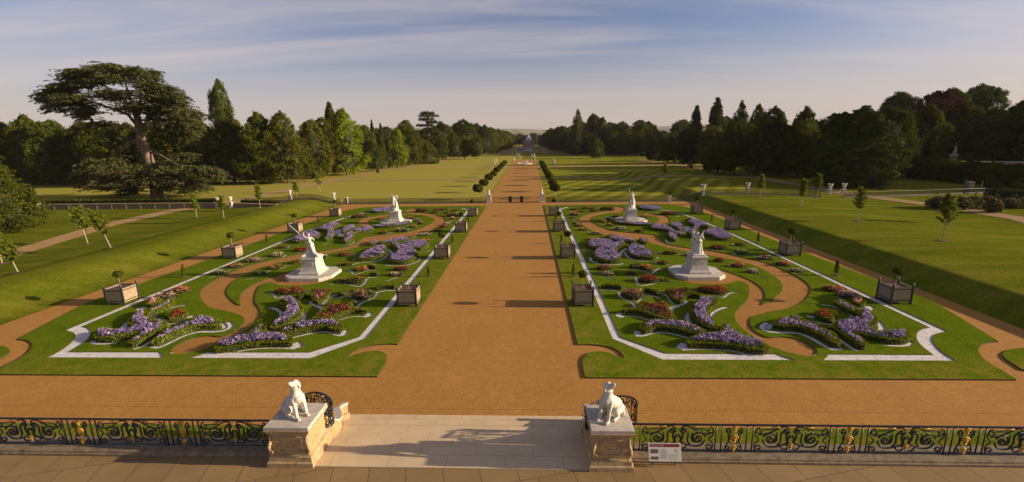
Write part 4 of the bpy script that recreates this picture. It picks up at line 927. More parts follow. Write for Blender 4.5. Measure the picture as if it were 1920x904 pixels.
def g_far_right(m):
    figure(m, (.10, 0, .55), 1.75, (-.03, .02), 0.1, larm=((-.32, .05, 1.70), (-.38, .05, 2.05)), rarm=((.26, .15, 1.15), (.10, .28, 1.1)), drape=True)
    capsule(m, (-.1, 0, .2), (.1, 0, 1.0), .38, .2); figure(m, (-.28, -.12, .1), 1.05, (.12, .0), -.3); m.ball((-.32, .1, 1.05), .14, 8, 6); capsule(m, (.3, .1, .2), (.26, 0, 1.2), .2, .14)
o = statue('marble_statue', -15.75, 36.0, .84, g_near_left, 'white marble group of struggling figures with a raised spear, nearer left statue', 'flared pale pedestal on octagonal step under the nearer left statue')
m = MB(); m.tube([(-.50, -.1, 1.75), (-1.45, -.1, 2.75)], [.034, .022], 6); m.build('spear', MAT['marble'], o)
statue('marble_statue', -15.75, 60.2, .86, g_far_left, 'white marble figure lifting a load with both arms, farther left statue', 'flared pale pedestal under the farther left statue')
statue('marble_statue', 15.85, 36.0, .80, g_near_right, 'white marble winged figures embracing, nearer right statue', 'flared pale pedestal on octagonal step under the nearer right statue')
statue('marble_statue', 15.85, 60.2, .86, g_far_right, 'white marble figure with one arm raised high, farther right statue', 'flared pale pedestal under the farther right statue')

# ================================================================== TERRACE PEDESTALS, DOGS, RAILINGS
def pedestal_terrace(cx, cy, hw, hd, lab, flip):
    r = empty('terrace_pedestal', (cx, cy, TZ))
    m = MB(); m.rects([(hw + .12, hd + .12, 0), (hw + .12, hd + .12, .16), (hw + .07, hd + .07, .20), (hw + .05, hd + .05, .34), (hw, hd, .37)]); m.build('plinth', MAT['sandstone'], r)
    m = MB(); m.rects([(hw - .02, hd - .02, .37), (hw - .02, hd - .02, 1.16)])
    m.box(-hw * .62, hw * .62, -hd - .012, -hd + .05, .50, .54); m.box(-hw * .62, hw * .62, -hd - .012, -hd + .05, 1.02, 1.06); m.box(-hw * .62, -hw * .62 + .04, -hd - .010, -hd + .05, .54, 1.02); m.box(hw * .62 - .04, hw * .62, -hd - .010, -hd + .05, .54, 1.02)
    m.build('die', MAT['sandstone'], r)
    for sx in (-1, 1):
        m = MB(); x = sx * (hw - .03); pts = []
        for i in range(26):
            t = i / 25; a = t * 2.6 * pi; rr = .085 * (1 - t * .75); pts.append((x - sx * .02 + rr * cos(a) * .8, -hd - .05, .50 + rr * sin(a)))
        m.tube(pts, .024, 6); m.tube([(x + .05 * sx, -hd - .02, .55), (x + .03 * sx, -hd - .05, .75), (x - .02 * sx, -hd - .03, .95), (x, -hd - .02, 1.1)], [.05, .055, .04, .03], 7)
        m.ball((x, -hd - .03, .82), .06, 7, 5); m.build('scroll_bracket', MAT['sandstone'], r, smooth=True)
    m = MB(); m.rects([(hw, hd, 1.16), (hw + .05, hd + .05, 1.20), (hw + .05, hd + .05, 1.24), (hw + .10, hd + .10, 1.29), (hw + .10, hd + .10, 1.33)]); m.build('moulding', MAT['sandstone'], r)
    m = MB(); m.rects([(hw + .085, hd + .085, 1.33), (hw + .085, hd + .085, 1.44), (hw + .07, hd + .07, 1.455)]); m.build('cap', MAT['palestone'], r)
    # curved wing wall sweeping down beside the steps
    sx = flip; m = MB(); n = 14; ring = []
    for i in range(n + 1):
        t = i / n; y = hd + .02 + 2.35 * t; bul = sin(pi * min(t * 1.25, 1)) ** .8; x0 = -sx * (hw * .55 - .75 * t ** 2); x1 = sx * (hw * .35 + .42 * bul)
        ring.append((y, min(x0, x1), max(x0, x1), .95 - .62 * sstep(0, .45, t) - .30 * t))
    def wing(off, z0, z1f, mat, nm):
        m = MB(); L_, R_ = [], []
        for (y, a, b_, z) in ring: L_.append((a - off, y, z)); R_.append((b_ + off, y, z))
        vs = []; fs = []
        for i in range(len(ring)):
            zt = z1f(L_[i][2]); vs += [(L_[i][0], L_[i][1], z0), (R_[i][0], R_[i][1], z0), (R_[i][0], R_[i][1], zt), (L_[i][0], L_[i][1], zt)]
        for i in range(len(ring) - 1):
            for k in range(4): a = i * 4; fs.append((a + k, a + (k + 1) % 4, a + 4 + (k + 1) % 4, a + 4 + k))
        fs += [(3, 2, 1, 0), tuple(range(len(vs) - 4, len(vs)))]; m.add(vs, fs); return m.build(nm, mat, r)
    wing(.0, -.70, lambda z: z - .10, MAT['sandstone'], 'wing_wall'); wing(.06, -.70, lambda z: -.42 + .45 * z, MAT['sandstone'], 'wing_base')
    # coping as a separate course
    m = MB(); vs = []; fs = []
    for (y, a, b_, z) in ring: vs += [(a - .04, y, z - .098), (b_ + .04, y, z - .098), (b_ + .04, y, z), (a - .04, y, z)]
    for i in range(len(ring) - 1):
        for k in range(4): a = i * 4; fs.append((a + k, a + (k + 1) % 4, a + 4 + (k + 1) % 4, a + 4 + k))
    fs += [(3, 2, 1, 0), tuple(range(len(vs) - 4, len(vs)))]; m.add(vs, fs); m.build('coping', MAT['palestone'], r)
    tag(r, lab, 'pedestal'); return r, ring
CXL, CXR, CYP = -5.42, 4.90, 13.20
pL, ringL = pedestal_terrace(CXL, CYP, .64, .62, 'sandstone pedestal with carved scrolls left of the steps', 1)
pR, ringR = pedestal_terrace(CXR, CYP, .58, .62, 'sandstone pedestal with carved scrolls right of the steps', -1)
def dog(cx, cy, z, face, headturn, lab, sc=1.0):
    m = MB(); c = lambda a, b_, r0, r1: capsule(m, a, b_, r0, r1, 12)
    m.ball((-.30, 0, .26), .235, 12, 8, sc=(1.05, .92, 1)); c((-.26, 0, .32), (.10, 0, .62), .215, .185); m.ball((.10, 0, .62), .20, 12, 8, sc=(.95, .95, 1.1)); c((.02, 0, .5), (.17, 0, .60), .16, .16)
    for s in (-1, 1):
        c((-.26, s * .17, .26), (-.04, s * .21, .24), .165, .11); c((-.04, s * .21, .22), (-.13, s * .22, .07), .085, .06); c((-.15, s * .22, .055), (.08, s * .22, .045), .06, .05)
        for t in (-1, 0, 1): m.ball((.11, s * .22 + t * .035, .035), .03, 6, 4)
        c((.13, s * .12, .60), (.22, s * .14, .36), .095, .062); c((.22, s * .14, .36), (.27, s * .145, .08), .058, .046); c((.26, s * .145, .05), (.35, s * .145, .04), .05, .042)
        for t in (-1, 0, 1): m.ball((.385, s * .145 + t * .034, .032), .028, 6, 4)
    c((.08, 0, .72), (.10, 0, .93), .145, .115)
    ht = headturn; ux, uy = cos(ht), sin(ht)
    h = lambda f_, s_, z_: (.10 + ux * f_ - uy * s_, uy * f_ + ux * s_, z_)
    m.ball(h(0, 0, 1.03), .125, 12, 8, sc=(1, 1, 1.05)); c(h(.05, 0, 1.04), h(.17, 0, 1.13), .085, .055); c(h(.06, 0, .99), h(.15, 0, 1.05), .06, .035); m.ball(h(.205, 0, 1.155), .03, 6, 4)
    for s in (-1, 1):
        m.ball(h(.075, s * .055, 1.10), .028, 6, 4); c(h(-.03, s * .11, 1.06), h(-.02, s * .155, .95), .05, .03)
    for i in range(14):
        a = i / 14 * 2 * pi; m.ball((.095 + .125 * cos(a), .125 * sin(a), .90 + .02 * cos(a)), .030, 6, 4)
    c((-.48, 0, .10), (-.50, .18, .05), .045, .035); c((-.50, .18, .05), (-.30, .33, .04), .035, .025)
    m.rects([(.44, .30, -.01), (.44, .30, .012)]) if False else None
    o = sculpt('dog_statue', m, .014, MAT['marble'], loc=(cx, cy, z), smooth=5); o.rotation_euler.z = face; o.scale = (sc, sc, sc)
    return tag(o, lab, 'statue')
dog(CXL + .02, CYP + .02, TZ + 1.45, radians(-34), radians(-75), 'white marble seated dog with head thrown back on the left pedestal', 1.12)
dog(CXR + .0, CYP + .02, TZ + 1.45, radians(180 + 48), radians(95), 'white marble seated dog looking up on the right pedestal', 1.12)

# kerb plinths under the railings
KZ = TZ + .17
for nm_, x0, x1 in (('left', -60, CXL - .78), ('right', CXR + .72, 60)):
    m = MB(); m.stack([[(x0, y0, z), (x1, y0, z), (x1, y1, z), (x0, y1, z)] for y0, y1, z in ((12.90, 13.62, TZ - .05), (12.90, 13.62, TZ + .075), (12.935, 13.60, TZ + .10), (12.95, 13.60, TZ + .155), (12.965, 13.59, KZ))])
    tag(m.build('kerb_wall', MAT['kerbstone']), f'weathered stone kerb under the {nm_} iron railing', 'kerb')
def spiral(cx, cz, r, turns, a0, sgn=1, n=22, rmin=.25):
    return [(cx + r * (1 - (1 - rmin) * i / n) * cos(a0 + sgn * turns * 2 * pi * i / n), cz + r * (1 - (1 - rmin) * i / n) * sin(a0 + sgn * turns * 2 * pi * i / n)) for i in range(n + 1)]
def iron2d(m, pts, r=.013): m.tube([(x, 0, z) for x, z in pts], r * 1.85, 5)
def bez(p, n=14):
    out = []
    for k in range(0, len(p) - 1, 3):
        a, b_, c_, d = p[k:k + 4]
        for i in range(n + (1 if k + 4 >= len(p) else 0)):
            t = i / n; u = 1 - t; out.append(tuple(u**3 * a[j] + 3*u*u*t * b_[j] + 3*u*t*t * c_[j] + t**3 * d[j] for j in (0, 1)))
    return out
RH = .98
def wide_panel():
    m = MB(); hw = 1.18
    for s in (-1, 1):
        f_ = lambda pts: [(x * s, z) for x, z in pts]
        iron2d(m, f_(spiral(-hw + .16, RH - .20, .13, 1.1, pi / 2, 1)), .013); iron2d(m, f_(spiral(-hw + .17, .17, .13, 1.2, -pi / 2, -1)), .014)
        iron2d(m, f_(bez([(-hw + .03, RH - .2), (-hw + .0, .6), (-hw + .14, .55), (-hw + .16, .48), (-hw + .18, .40), (-hw + .0, .4), (-hw + .04, .17)])), .012)
        iron2d(m, f_(spiral(-hw + .52, .50, .23, 1.5, pi * .9, -1, 30, .15)), .017); iron2d(m, f_(bez([(-hw + .30, .46), (-hw + .35, .18), (-.6, .12), (-.12, .34)])), .016)
        iron2d(m, f_(bez([(-hw + .14, RH - .33), (-hw + .5, RH - .30), (-.70, .72), (-.42, RH - .10), (-.30, RH), (-.10, RH), (-.10, RH - .16)])), .014)
        iron2d(m, f_([(-hw + .25, RH - .15), (-.48, RH - .13)]), .010); iron2d(m, f_(spiral(-.10 - .09, RH - .22, .10, 1.1, 0.2, 1)), .012)
        iron2d(m, f_(bez([(-.12, RH - .16), (-.55, .75), (-.15, .45), (-.42, .28)])), .016); iron2d(m, f_(bez([(-.06, RH - .2), (-.30, .6), (-.02, .45), (-.12, .25)])), .018)
        iron2d(m, f_(spiral(-.62, .42, .11, 1.2, 0, 1)), .013); iron2d(m, f_(bez([(-.45, .72), (-.50, .6), (-.36, .5), (-.52, .36)])), .013); iron2d(m, f_(bez([(-.30, .24), (-.28, .08), (-.10, .1), (-.06, .2)])), .014)
        iron2d(m, f_(bez([(-.02, .62), (-.16, .5), (-.10, .34), (0, .30)])), .02)
    return m
def narrow_panel():
    m = MB()
    for s in (-1, 1):
        f_ = lambda pts: [(x * s, z) for x, z in pts]
        iron2d(m, f_(spiral(-.17, RH - .18, .09, 1.1, pi / 2, 1)), .013); iron2d(m, f_(spiral(-.17, .14, .10, 1.1, -pi / 2, -1)), .013)
        iron2d(m, f_(bez([(-.25, RH - .2), (-.28, .7), (-.13, .68), (-.14, .55), (-.14, .4), (-.22, .35), (-.26, .15)])), .013); iron2d(m, f_(bez([(-.10, RH - .25), (-.22, .6), (-.2, .45), (-.08, .3)])), .011)
    return m
def gilt_mask(s=1.0):
    m = MB(); m.ball((0, 0, 0), .085 * s, 9, 7, sc=(1, .5, 1.15))
    for i in range(7):
        a = pi * .05 + i * pi * .15; m.ball((.09 * s * cos(a), 0, .075 * s * sin(a) + .02), .035 * s, 6, 4)
    m.ball((0, -.03, -.02), .03 * s, 6, 4); m.tube([(0, 0, -.09 * s), (0, 0, -.16 * s)], [.045 * s, .012], 6); return m
def gilt_leaf():
    m = MB(); m.tube([(-.16, 0, -.02), (-.06, 0, .02), (0, 0, 0), (.07, 0, .03), (.17, 0, -.03)], [.008, .028, .035, .028, .006], 6); return m
WP, NP_, GM, GL = wide_panel(), narrow_panel(), gilt_mask(.85), gilt_leaf()
def mesh_of(m, nm, mat):
    me = bpy.data.meshes.new(nm); me.from_pydata(m.v, [], m.f); me.materials.append(mat); me.polygons.foreach_set('use_smooth', [True] * len(me.polygons)); return me
meW, meN, meG, meL = mesh_of(WP, 'scroll_panel', MAT['iron']), mesh_of(NP_, 'narrow_panel', MAT['iron']), mesh_of(GM, 'gilt_mask', MAT['gilt']), mesh_of(GL, 'gilt_leaf', MAT['gilt'])
_b = MB(); _b.box(-.016, .016, -.016, .016, 0, RH); meB = mesh_of(_b, 'upright_bar', MAT['iron'])
gmb = mesh_of(gilt_mask(1.15), 'gilt_mask', MAT['gilt'])
def put(me, parent, loc, nm): o = bpy.data.objects.new(nm, me); COL.objects.link(o); o.parent = parent; o.location = loc; return o
def railing(x0, x1, c0, lab):
    """x0..x1 run, c0 = centre of one wide panel, pitch 3.65"""
    r = empty('iron_railing', (0, 13.27, KZ)); m = MB(); m.box(x0, x1, -.032, .032, RH + .0, RH + .035); m.box(x0, x1, -.02, .02, RH + .035, RH + .05); m.build('top_rail', MAT['iron'], r)
    m = MB(); m.box(x0, x1, -.015, .015, .035, .06); m.build('bottom_rail', MAT['iron'], r)
    m = MB()
    pitch = 3.62; k0 = int((x0 - c0) / pitch) - 1; k1 = int((x1 - c0) / pitch) + 1
    for k in range(k0, k1 + 1):
        c = c0 + k * pitch; mid = c + pitch / 2
        for dx in (-1.22, 1.22, -1.22 - .19, 1.22 + .19):
            if x0 <= c + dx <= x1: put(meB, r, (c + dx, 0, 0), 'upright_bar')
        if x0 <= c - 1.2 and c + 1.2 <= x1:
            put(meW, r, (c, 0, 0), 'scroll_panel'); put(meG, r, (c, -.02, .27), 'gilt_mask')
            for s in (-1, 1): put(meL, r, (c + s * .52, -.02, RH - .06), 'gilt_leaf')
        if x0 <= mid - .3 and mid + .3 <= x1:
            put(meN, r, (mid, 0, 0), 'narrow_panel'); put(gmb, r, (mid, -.02, .52), 'gilt_mask'); put(meG, r, (mid, -.02, .16), 'gilt_mask'); put(meG, r, (mid, -.02, RH - .1), 'gilt_mask')
    tag(r, lab, 'railing')
railing(-22.0, CXL - .72, -11.30, 'black and gold scrollwork iron railing left of the steps')
railing(CXR + .68, 24.0, 7.16, 'black and gold scrollwork iron railing right of the steps')
def curved_rail(cx, cy, offs, lab):
    """railing standing on the curved wing wall: offs = plan offsets from the pedestal centre"""
    r = empty('curved_railing', (cx, cy, TZ)); P = chaikin(offs, 2); n = len(P); zb = [(.42 - .30 * i / n) for i in range(n)]; zt = [(1.02 + .14 * sin(pi * i / n)) for i in range(n)]
    base = [Vector((x, y, z)) for (x, y), z in zip(P, zb)]; top = [Vector((x, y, z)) for (x, y), z in zip(P, zt)]
    m = MB(); m.tube(top, .035, 6); m.build('top_rail', MAT['iron'], r); m = MB(); m.tube([p + Vector((0, 0, .04)) for p in base], .020, 5); m.build('bottom_rail', MAT['iron'], r)
    for i in range(0, n, 5): m = MB(); m.tube([base[i], top[i]], .022, 5); m.build('upright_bar', MAT['iron'], r)
    for i in range(0, n - 5, 5):
        def q(u, v):
            f = min(max(i + u * 5, 0), n - 1.001); k = int(f); w_ = f - k; lo = base[k].lerp(base[k + 1], w_); hi = top[k].lerp(top[k + 1], w_); return lo.lerp(hi, v)
        m = MB()
        for (cu, cv, ru, tn, a0, sg) in ((.30, .80, .20, 1.2, pi / 2, 1), (.70, .22, .22, 1.3, -pi / 2, -1), (.70, .80, .16, 1.1, 0, 1), (.28, .25, .20, 1.2, pi, 1), (.5, .52, .22, 1.4, pi / 3, 1), (.5, .5, .34, .5, 0, 1)):
            m.tube([q(x, z) for x, z in spiral(cu, cv, ru, tn, a0, sg, 16)], .021, 5)
        m.build('scroll_panel', MAT['iron'], r)
        o = put(meG, r, tuple(q(.5, .55) + Vector((0, -.02, 0))), 'gilt_mask')
    tag(r, lab, 'railing')
curved_rail(CXL, CYP, [(.50, .70), (.72, .95), (.66, 1.25), (.42, 1.50), (.10, 1.75), (-.30, 1.90), (-.62, 1.82), (-.72, 1.62)], 'curved black and gold iron railing behind the left dog pedestal')
curved_rail(CXR, CYP, [(-.50, .70), (-.68, .92), (-.50, 1.15), (-.12, 1.42), (.32, 1.66), (.80, 1.80), (1.18, 1.72), (1.28, 1.5)], 'curved black and gold iron railing behind the right dog pedestal')

# information board standing before the right railing
r = empty('information_board', (0, 0, 0)); gA = G(1217, 852, TZ + .16)
m = MB(); bw, bh = 1.02, .60
o_ = Vector((CXR + 1.22, 12.72, TZ + .22)); tilt = radians(38)
def bp(x, z, d=0): return (o_.x + x, o_.y + z * cos(pi / 2 - tilt) * .55 - d * .8, o_.z + z * .86 + d * .5)
def slab(x0, x1, z0, z1, d0, d1):
    m = MB(); vs = [bp(x, z, d) for d in (d0, d1) for x, z in ((x0, z0), (x1, z0), (x1, z1), (x0, z1))]
    m.add(vs, [(3, 2, 1, 0), (4, 5, 6, 7), (0, 1, 5, 4), (1, 2, 6, 5), (2, 3, 7, 6), (3, 0, 4, 7)]); return m
mp_ = lambda n_, c_: simple(n_, c_, tuple(x * .94 for x in c_), 4, .5)
slab(0, bw, 0, bh, 0, .03).build('board', mp_('board_cream', (.66, .60, .52)), r)
slab(.05, bw - .05, bh - .13, bh - .03, .03, .034).build('title_band', mp_('board_maroon', (.20, .025, .02)), r)
slab(.06, .30, .30 - .04, .30 + .10, .03, .034).build('picture', mp_('board_photo', (.12, .10, .10)), r); slab(.06, .30, .06, .16, .03, .034).build('picture', mp_('board_photo', (.10, .12, .05)), r)
slab(.66, .94, .05, .26, .03, .034).build('map', mp_('board_map', (.50, .52, .36)), r)
m = MB()
for k in range(9):
    s_ = slab(.36, .60 - .03 * (k % 3), .08 + k * .036, .092 + k * .036, .03, .0335); m.add(s_.v, s_.f)
for k in range(4):
    s_ = slab(.80, .93 - .02 * (k % 2), .30 + k * .03, .31 + k * .03, .03, .0335); m.add(s_.v, s_.f)
m.build('text_lines', mp_('board_ink', (.22, .19, .18)), r)
m = MB(); m.tube([bp(.15, .2, -.01), (o_.x + .15, o_.y + .12, TZ)], .02, 6); m.tube([bp(bw - .15, .2, -.01), (o_.x + bw - .15, o_.y + .12, TZ)], .02, 6); m.build('leg', MAT['iron'], r)
cu = bpy.data.curves.new('title', 'FONT'); cu.body = 'Wrest Park'; cu.size = .085; cu.extrude = .001; to = bpy.data.objects.new('title', cu); COL.objects.link(to)
dg = bpy.context.evaluated_depsgraph_get(); me = bpy.data.meshes.new_from_object(to.evaluated_get(dg)); bpy.data.objects.remove(to)
for v in me.vertices: v.co = bp(.08 + v.co.x, bh - .105 + v.co.y, .038)
link('title_text', me, mp_('board_white', (.8, .78, .74)), r); tag(r, 'cream information board with a maroon title band before the right railing', 'sign')
# ================================================================== TREES
def crown_profile(kind, t):
    """relative radius of the crown at relative height t (0 bottom, 1 top)"""
    t = np.asarray(t, float)
    if kind == 'broad': return np.clip(np.sin(np.pi * np.clip(t * .91 + .10, 0, 1)) ** .40, 0, 1) * (1 - .10 * t)
    if kind == 'skirt': return np.clip(1 - t ** 2.4, 0, 1) ** .62 * (0.80 + .2 * np.clip(t * 4, 0, 1))
    if kind == 'dome': return np.sqrt(np.clip(1 - t ** 2.2, 0, 1))
    if kind == 'cone': return np.clip(1 - t, 0, 1) ** .75 * np.clip(.55 + t * 3, 0, 1) + .02
    if kind == 'column': return np.clip(1 - t ** 4, 0, 1) ** .5 * (.80 + .20 * np.sin(t * 9 + 1)) * np.clip(.65 + t * 2, 0, 1)
    if kind == 'spruce': return np.clip(1 - t, 0, 1) ** .9 * np.clip(.75 + t * 2, 0, 1) + .03
def crown_points(kind, rng, nl, per, R, z0, z1, lobe, flat=.8, fill=.25):
    """leaf clusters of many sizes over a ragged envelope, with gaps between the boughs"""
    P, Nn = [], []; H = z1 - z0; ph = rng.uniform(0, 6.28, 8); nb = max(14, nl // 7)
    bo = [(rng.random() ** .9, rng.uniform(0, 2 * pi), rng.uniform(.84, 1.14)) for _ in range(nb)]
    for k in range(nl * 3):
        if k % 3: t, a, q_ = bo[rng.integers(0, nb)]; t = np.clip(t + rng.normal(0, .055), 0, .995); a += rng.normal(0, .30); q_ *= rng.uniform(.86, 1.05)
        else: t = rng.random() ** .9; a = rng.uniform(0, 2 * pi); q_ = rng.uniform(.70, 1.03)
        pr = float(crown_profile(kind, t)) * (1 + .10 * sin(3 * a + ph[0]) + .08 * sin(5 * a + 7 * t + ph[1])); lr = lobe * rng.uniform(.28, .72) * (0.6 + .4 * pr)
        q = max(R * pr * q_ - lr * .4, 0); c = np.array([q * cos(a), q * sin(a), z0 + H * t + rng.normal(0, .25)])
        d = rng.normal(0, 1, (per // 3, 3)); d /= np.linalg.norm(d, axis=1)[:, None]; rad = lr * rng.uniform(.35, 1.15, per // 3)[:, None] * np.array([1, 1, flat])
        P.append(c + d * rad); out = np.array([cos(a), sin(a), .5]); Nn.append(d + out * .6)
    n2 = int(nl * per * fill); t = rng.random(n2); a = rng.uniform(0, 2 * pi, n2); q = R * crown_profile(kind, t) * rng.uniform(.35, .92, n2)
    P.append(np.column_stack([q * np.cos(a), q * np.sin(a), z0 + H * t])); d = rng.normal(0, 1, (n2, 3)); Nn.append(d / np.linalg.norm(d, axis=1)[:, None])
    return np.vstack(P), np.vstack(Nn)
PROTO = {}
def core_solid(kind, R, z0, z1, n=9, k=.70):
    """dark solid added inside the crown, so that the sky shows only round its edges"""
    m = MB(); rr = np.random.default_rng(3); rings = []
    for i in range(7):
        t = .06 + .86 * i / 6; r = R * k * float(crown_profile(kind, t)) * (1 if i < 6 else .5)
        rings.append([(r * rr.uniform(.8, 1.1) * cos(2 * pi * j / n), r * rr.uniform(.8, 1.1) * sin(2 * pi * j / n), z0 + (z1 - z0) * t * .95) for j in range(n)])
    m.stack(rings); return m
def proto(key, kind, seed, R, H, z0, nl, per, lobe, leaf, flat=.8, asp=1.5, fill=.25, trunk=.35, core=.56, jit=.9):
    rng = np.random.default_rng(seed); P, Nn = crown_points(kind, rng, nl, per, R, z0, H, lobe, flat, fill)
    me = quads_mesh('crown', leaf_quads(P, Nn, leaf, asp, jit, rng)); me.materials.append(MAT['leaf_mid'])
    m = MB(); m.tube([(0, 0, -.3), (.05, .02, z0 * .5 + .4), (0, .05, z0 + (H - z0) * .35), (.1, 0, z0 + (H - z0) * .75)], [trunk * 1.25, trunk, trunk * .7, trunk * .25], 8)
    for k in range(6):
        a = k * 1.15 + seed; z = z0 + (H - z0) * (.06 + .08 * k); r = R * float(crown_profile(kind, (z - z0) / (H - z0) + .1)) * .8
        m.tube([(0, 0, z - .8), (r * .4 * cos(a), r * .4 * sin(a), z + .3), (r * cos(a), r * sin(a), z + 1.4)], [trunk * .45, trunk * .3, trunk * .1], 5)
    mt = bpy.data.meshes.new('trunk'); mt.from_pydata(m.v, [], m.f); mt.materials.append(MAT['bark']); mt.polygons.foreach_set('use_smooth', [True] * len(mt.polygons))
    mc = None
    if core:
        cm = core_solid(kind, R, z0, H, k=core); mc = bpy.data.meshes.new('dark_core'); mc.from_pydata(cm.v, [], cm.f); mc.materials.append(MAT['core'])
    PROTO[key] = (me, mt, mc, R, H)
for i in range(4): proto(f'broad{i}', 'broad', 20 + i, 7.0, 20.0, 2.2, 130, 130, 2.1, .30)
for i in range(3): proto(f'skirt{i}', 'skirt', 40 + i, 7.0, 20.0, .9, 130, 130, 1.9, .30)
for i in range(2): proto(f'cone{i}', 'cone', 50 + i, 5.0, 22.0, .6, 130, 110, 1.5, .26, .6, 1.8)
proto('column0', 'column', 60, 3.6, 24.0, 2.0, 90, 130, 1.5, .27); proto('spruce0', 'spruce', 61, 6.5, 16, .2, 330, 130, 1.7, .15, .4, 2.8, core=.72)
proto('dome0', 'dome', 62, 6.0, 7.5, 0.0, 120, 110, 1.5, .22); proto('shrub0', 'dome', 63, 1.5, 1.9, 0.0, 40, 90, .42, .10, core=.6, trunk=.05)
proto('low0', 'broad', 24, 7.0, 14.0, 1.0, 90, 110, 2.2, .32); proto('yew0', 'skirt', 65, 9, 19, .3, 240, 150, 2.6, .26, .30, 2.4)
TREE_N = [0]
def tree(key, base, H, R, mat, lab, group=None, name='broadleaf_tree', rz=None, cat='tree', bark=None, lean=(0, 0)):
    me, mt, mc, R0, H0 = PROTO[key]; r = empty(name, base, rz if rz is not None else (TREE_N[0] * 1.7) % 6.28); TREE_N[0] += 1; r.scale = (R / R0, R / R0, H / H0); r.rotation_euler = (lean[0] + .04 * sin(TREE_N[0] * 2.3), lean[1] + .04 * cos(TREE_N[0] * 1.9), r.rotation_euler.z) if H > 8 else (0, 0, r.rotation_euler.z)
    for m_, nm in ((me, 'crown'), (mt, 'trunk'), (mc, 'dark_core')):
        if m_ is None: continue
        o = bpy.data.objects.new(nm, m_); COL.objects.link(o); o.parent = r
        if nm == 'crown': o.material_slots[0].link = 'OBJECT'; o.material_slots[0].material = MAT[mat]
    tag(r, lab, cat, group); return r
def ptree(key, px, py, top, hw, mat, lab, z=None, **k):
    """tree whose foot, top row and half width are read off the photograph"""
    g = G(px, py) if z is None else G(px, py, z); H = height_to(g, top); s = px_m((g.x, g.y, g.z + H * .5)); return tree(key, g, H, hw / s, mat, lab, **k)
# -- left of the garden
LG, RG, FG = 'trees lining the left lawn', 'trees lining the right lawn', 'far woodland trees'
row = [(-60, 347, 236, 52), (-15, 347, 230, 46), (32, 346, 231, 44), (76, 346, 219, 46), (122, 347, 226, 42), (168, 347, 229, 42), (215, 347, 233, 42), (258, 347, 232, 40), (302, 346, 236, 40), (345, 346, 233, 38), (385, 345, 224, 36)]
words = ['beyond the left frame edge', 'at the left frame edge', 'second from the left edge', 'third from the left edge and tallest', 'behind the cedar on its far left side', 'behind the outer left boughs of the cedar', 'behind the left boughs of the cedar', 'directly behind the cedar trunk', 'behind the right boughs of the cedar', 'just past the right boughs of the cedar', 'in front of the ivy column tree']
for i, (x, y, t, hw) in enumerate(row): ptree(f'skirt{i % 3}' if i % 2 else f'broad{i % 4}', x, y, t, hw, 'leaf_dark' if i % 3 else 'leaf_mid', f'dark green lime tree in the left row, {words[i]}', group=LG, name='lime_tree')
for i, (x, y, t, hw) in enumerate([(0, 338, 232, 60), (110, 338, 235, 60), (215, 338, 240, 60), (320, 338, 238, 60)]): ptree(f'broad{i}', x, y, t, hw, 'leaf_dark', f'dark tree in the second rank behind the left limes, number {i + 1}'.replace('number 1', 'furthest left').replace('number 2', 'left of the cedar').replace('number 3', 'behind the cedar').replace('number 4', 'right of the cedar'), group=LG, name='lime_tree')
ptree('broad1', 430, 336, 152, 23, 'leaf_dark', 'tall narrow ivy clad tree rising above the left row', group=LG, name='ivy_column_tree')
ptree('skirt1', 441, 343, 218, 44, 'leaf_dark', 'dark lime tree below the ivy column tree', group=LG, name='lime_tree')
ptree('skirt0', 491, 344, 214, 42, 'leaf_mid', 'lime tree right of the ivy column with dark hollow crown', group=LG, name='lime_tree')
ptree('skirt2', 541, 343, 213, 40, 'leaf_olive', 'olive green lime tree with sunlit right side, last of the left row', group=LG, name='lime_tree')
ptree('skirt1', 588, 334, 226, 36, 'leaf_olive', 'olive tree between the last lime and the bright tree', group=LG)
ptree('broad2', 615, 330, 222, 32, 'leaf_olive', 'greyish weeping tree left of the bright green tree', group=LG, name='weeping_tree')
ptree('cone0', 628, 322, 193, 30, 'leaf_mid', 'dark pointed tree behind the bright green tree', group=LG, name='pointed_tree')
ptree('skirt0', 651, 328, 207, 37, 'leaf_bright', 'bright yellow green tulip tree on the left', group=LG)
ptree('broad0', 690, 314, 235, 24, 'leaf_dark', 'dark tree right of the bright green tree', group=LG); ptree('low0', 702, 321, 272, 23, 'leaf_dark', 'low dark spreading tree in front of the dark tree on the left', group=LG)
ptree('cone1', 703, 308, 226, 11, 'leaf_dark', 'narrow dark conifer behind the low spreading tree', group=LG, name='conifer'); ptree('cone0', 717, 309, 232, 13, 'leaf_dark', 'dark conifer right of the narrow one', group=LG, name='conifer')
ptree('skirt1', 745, 315, 240, 20, 'leaf_bright', 'light green tree with a pale trunk at the diagonal path', group=LG); ptree('broad1', 772, 310, 243, 23, 'leaf_mid', 'round green tree behind the light green tree', group=LG)
ptree('dome0', 798, 307, 266, 22, 'leaf_olive', 'low dome shaped tree at the end of the diagonal path', group=LG, name='dome_tree'); ptree('low0', 763, 312, 288, 9, 'leaf_dark', 'small bushy tree left of the dome shaped tree', group=LG)
ptree('broad2', 822, 302, 243, 20, 'leaf_dark', 'dark tree right of the dome shaped tree', group=LG); ptree('broad3', 836, 298, 232, 24, 'leaf_dark', 'tall dark tree behind the round pair', group=LG)
ptree('broad0', 853, 299, 249, 17, 'leaf_mid', 'left of the round pair of green trees', group=LG); ptree('broad2', 871, 298, 252, 15, 'leaf_olive', 'right of the round pair of green trees', group=LG)
ptree('broad1', 872, 293, 225, 25, 'leaf_dark', 'tall dark tree behind the round pair on the right', group=LG); ptree('broad3', 893, 298, 256, 14, 'leaf_mid', 'single round green tree nearest the avenue on the left', group=LG)
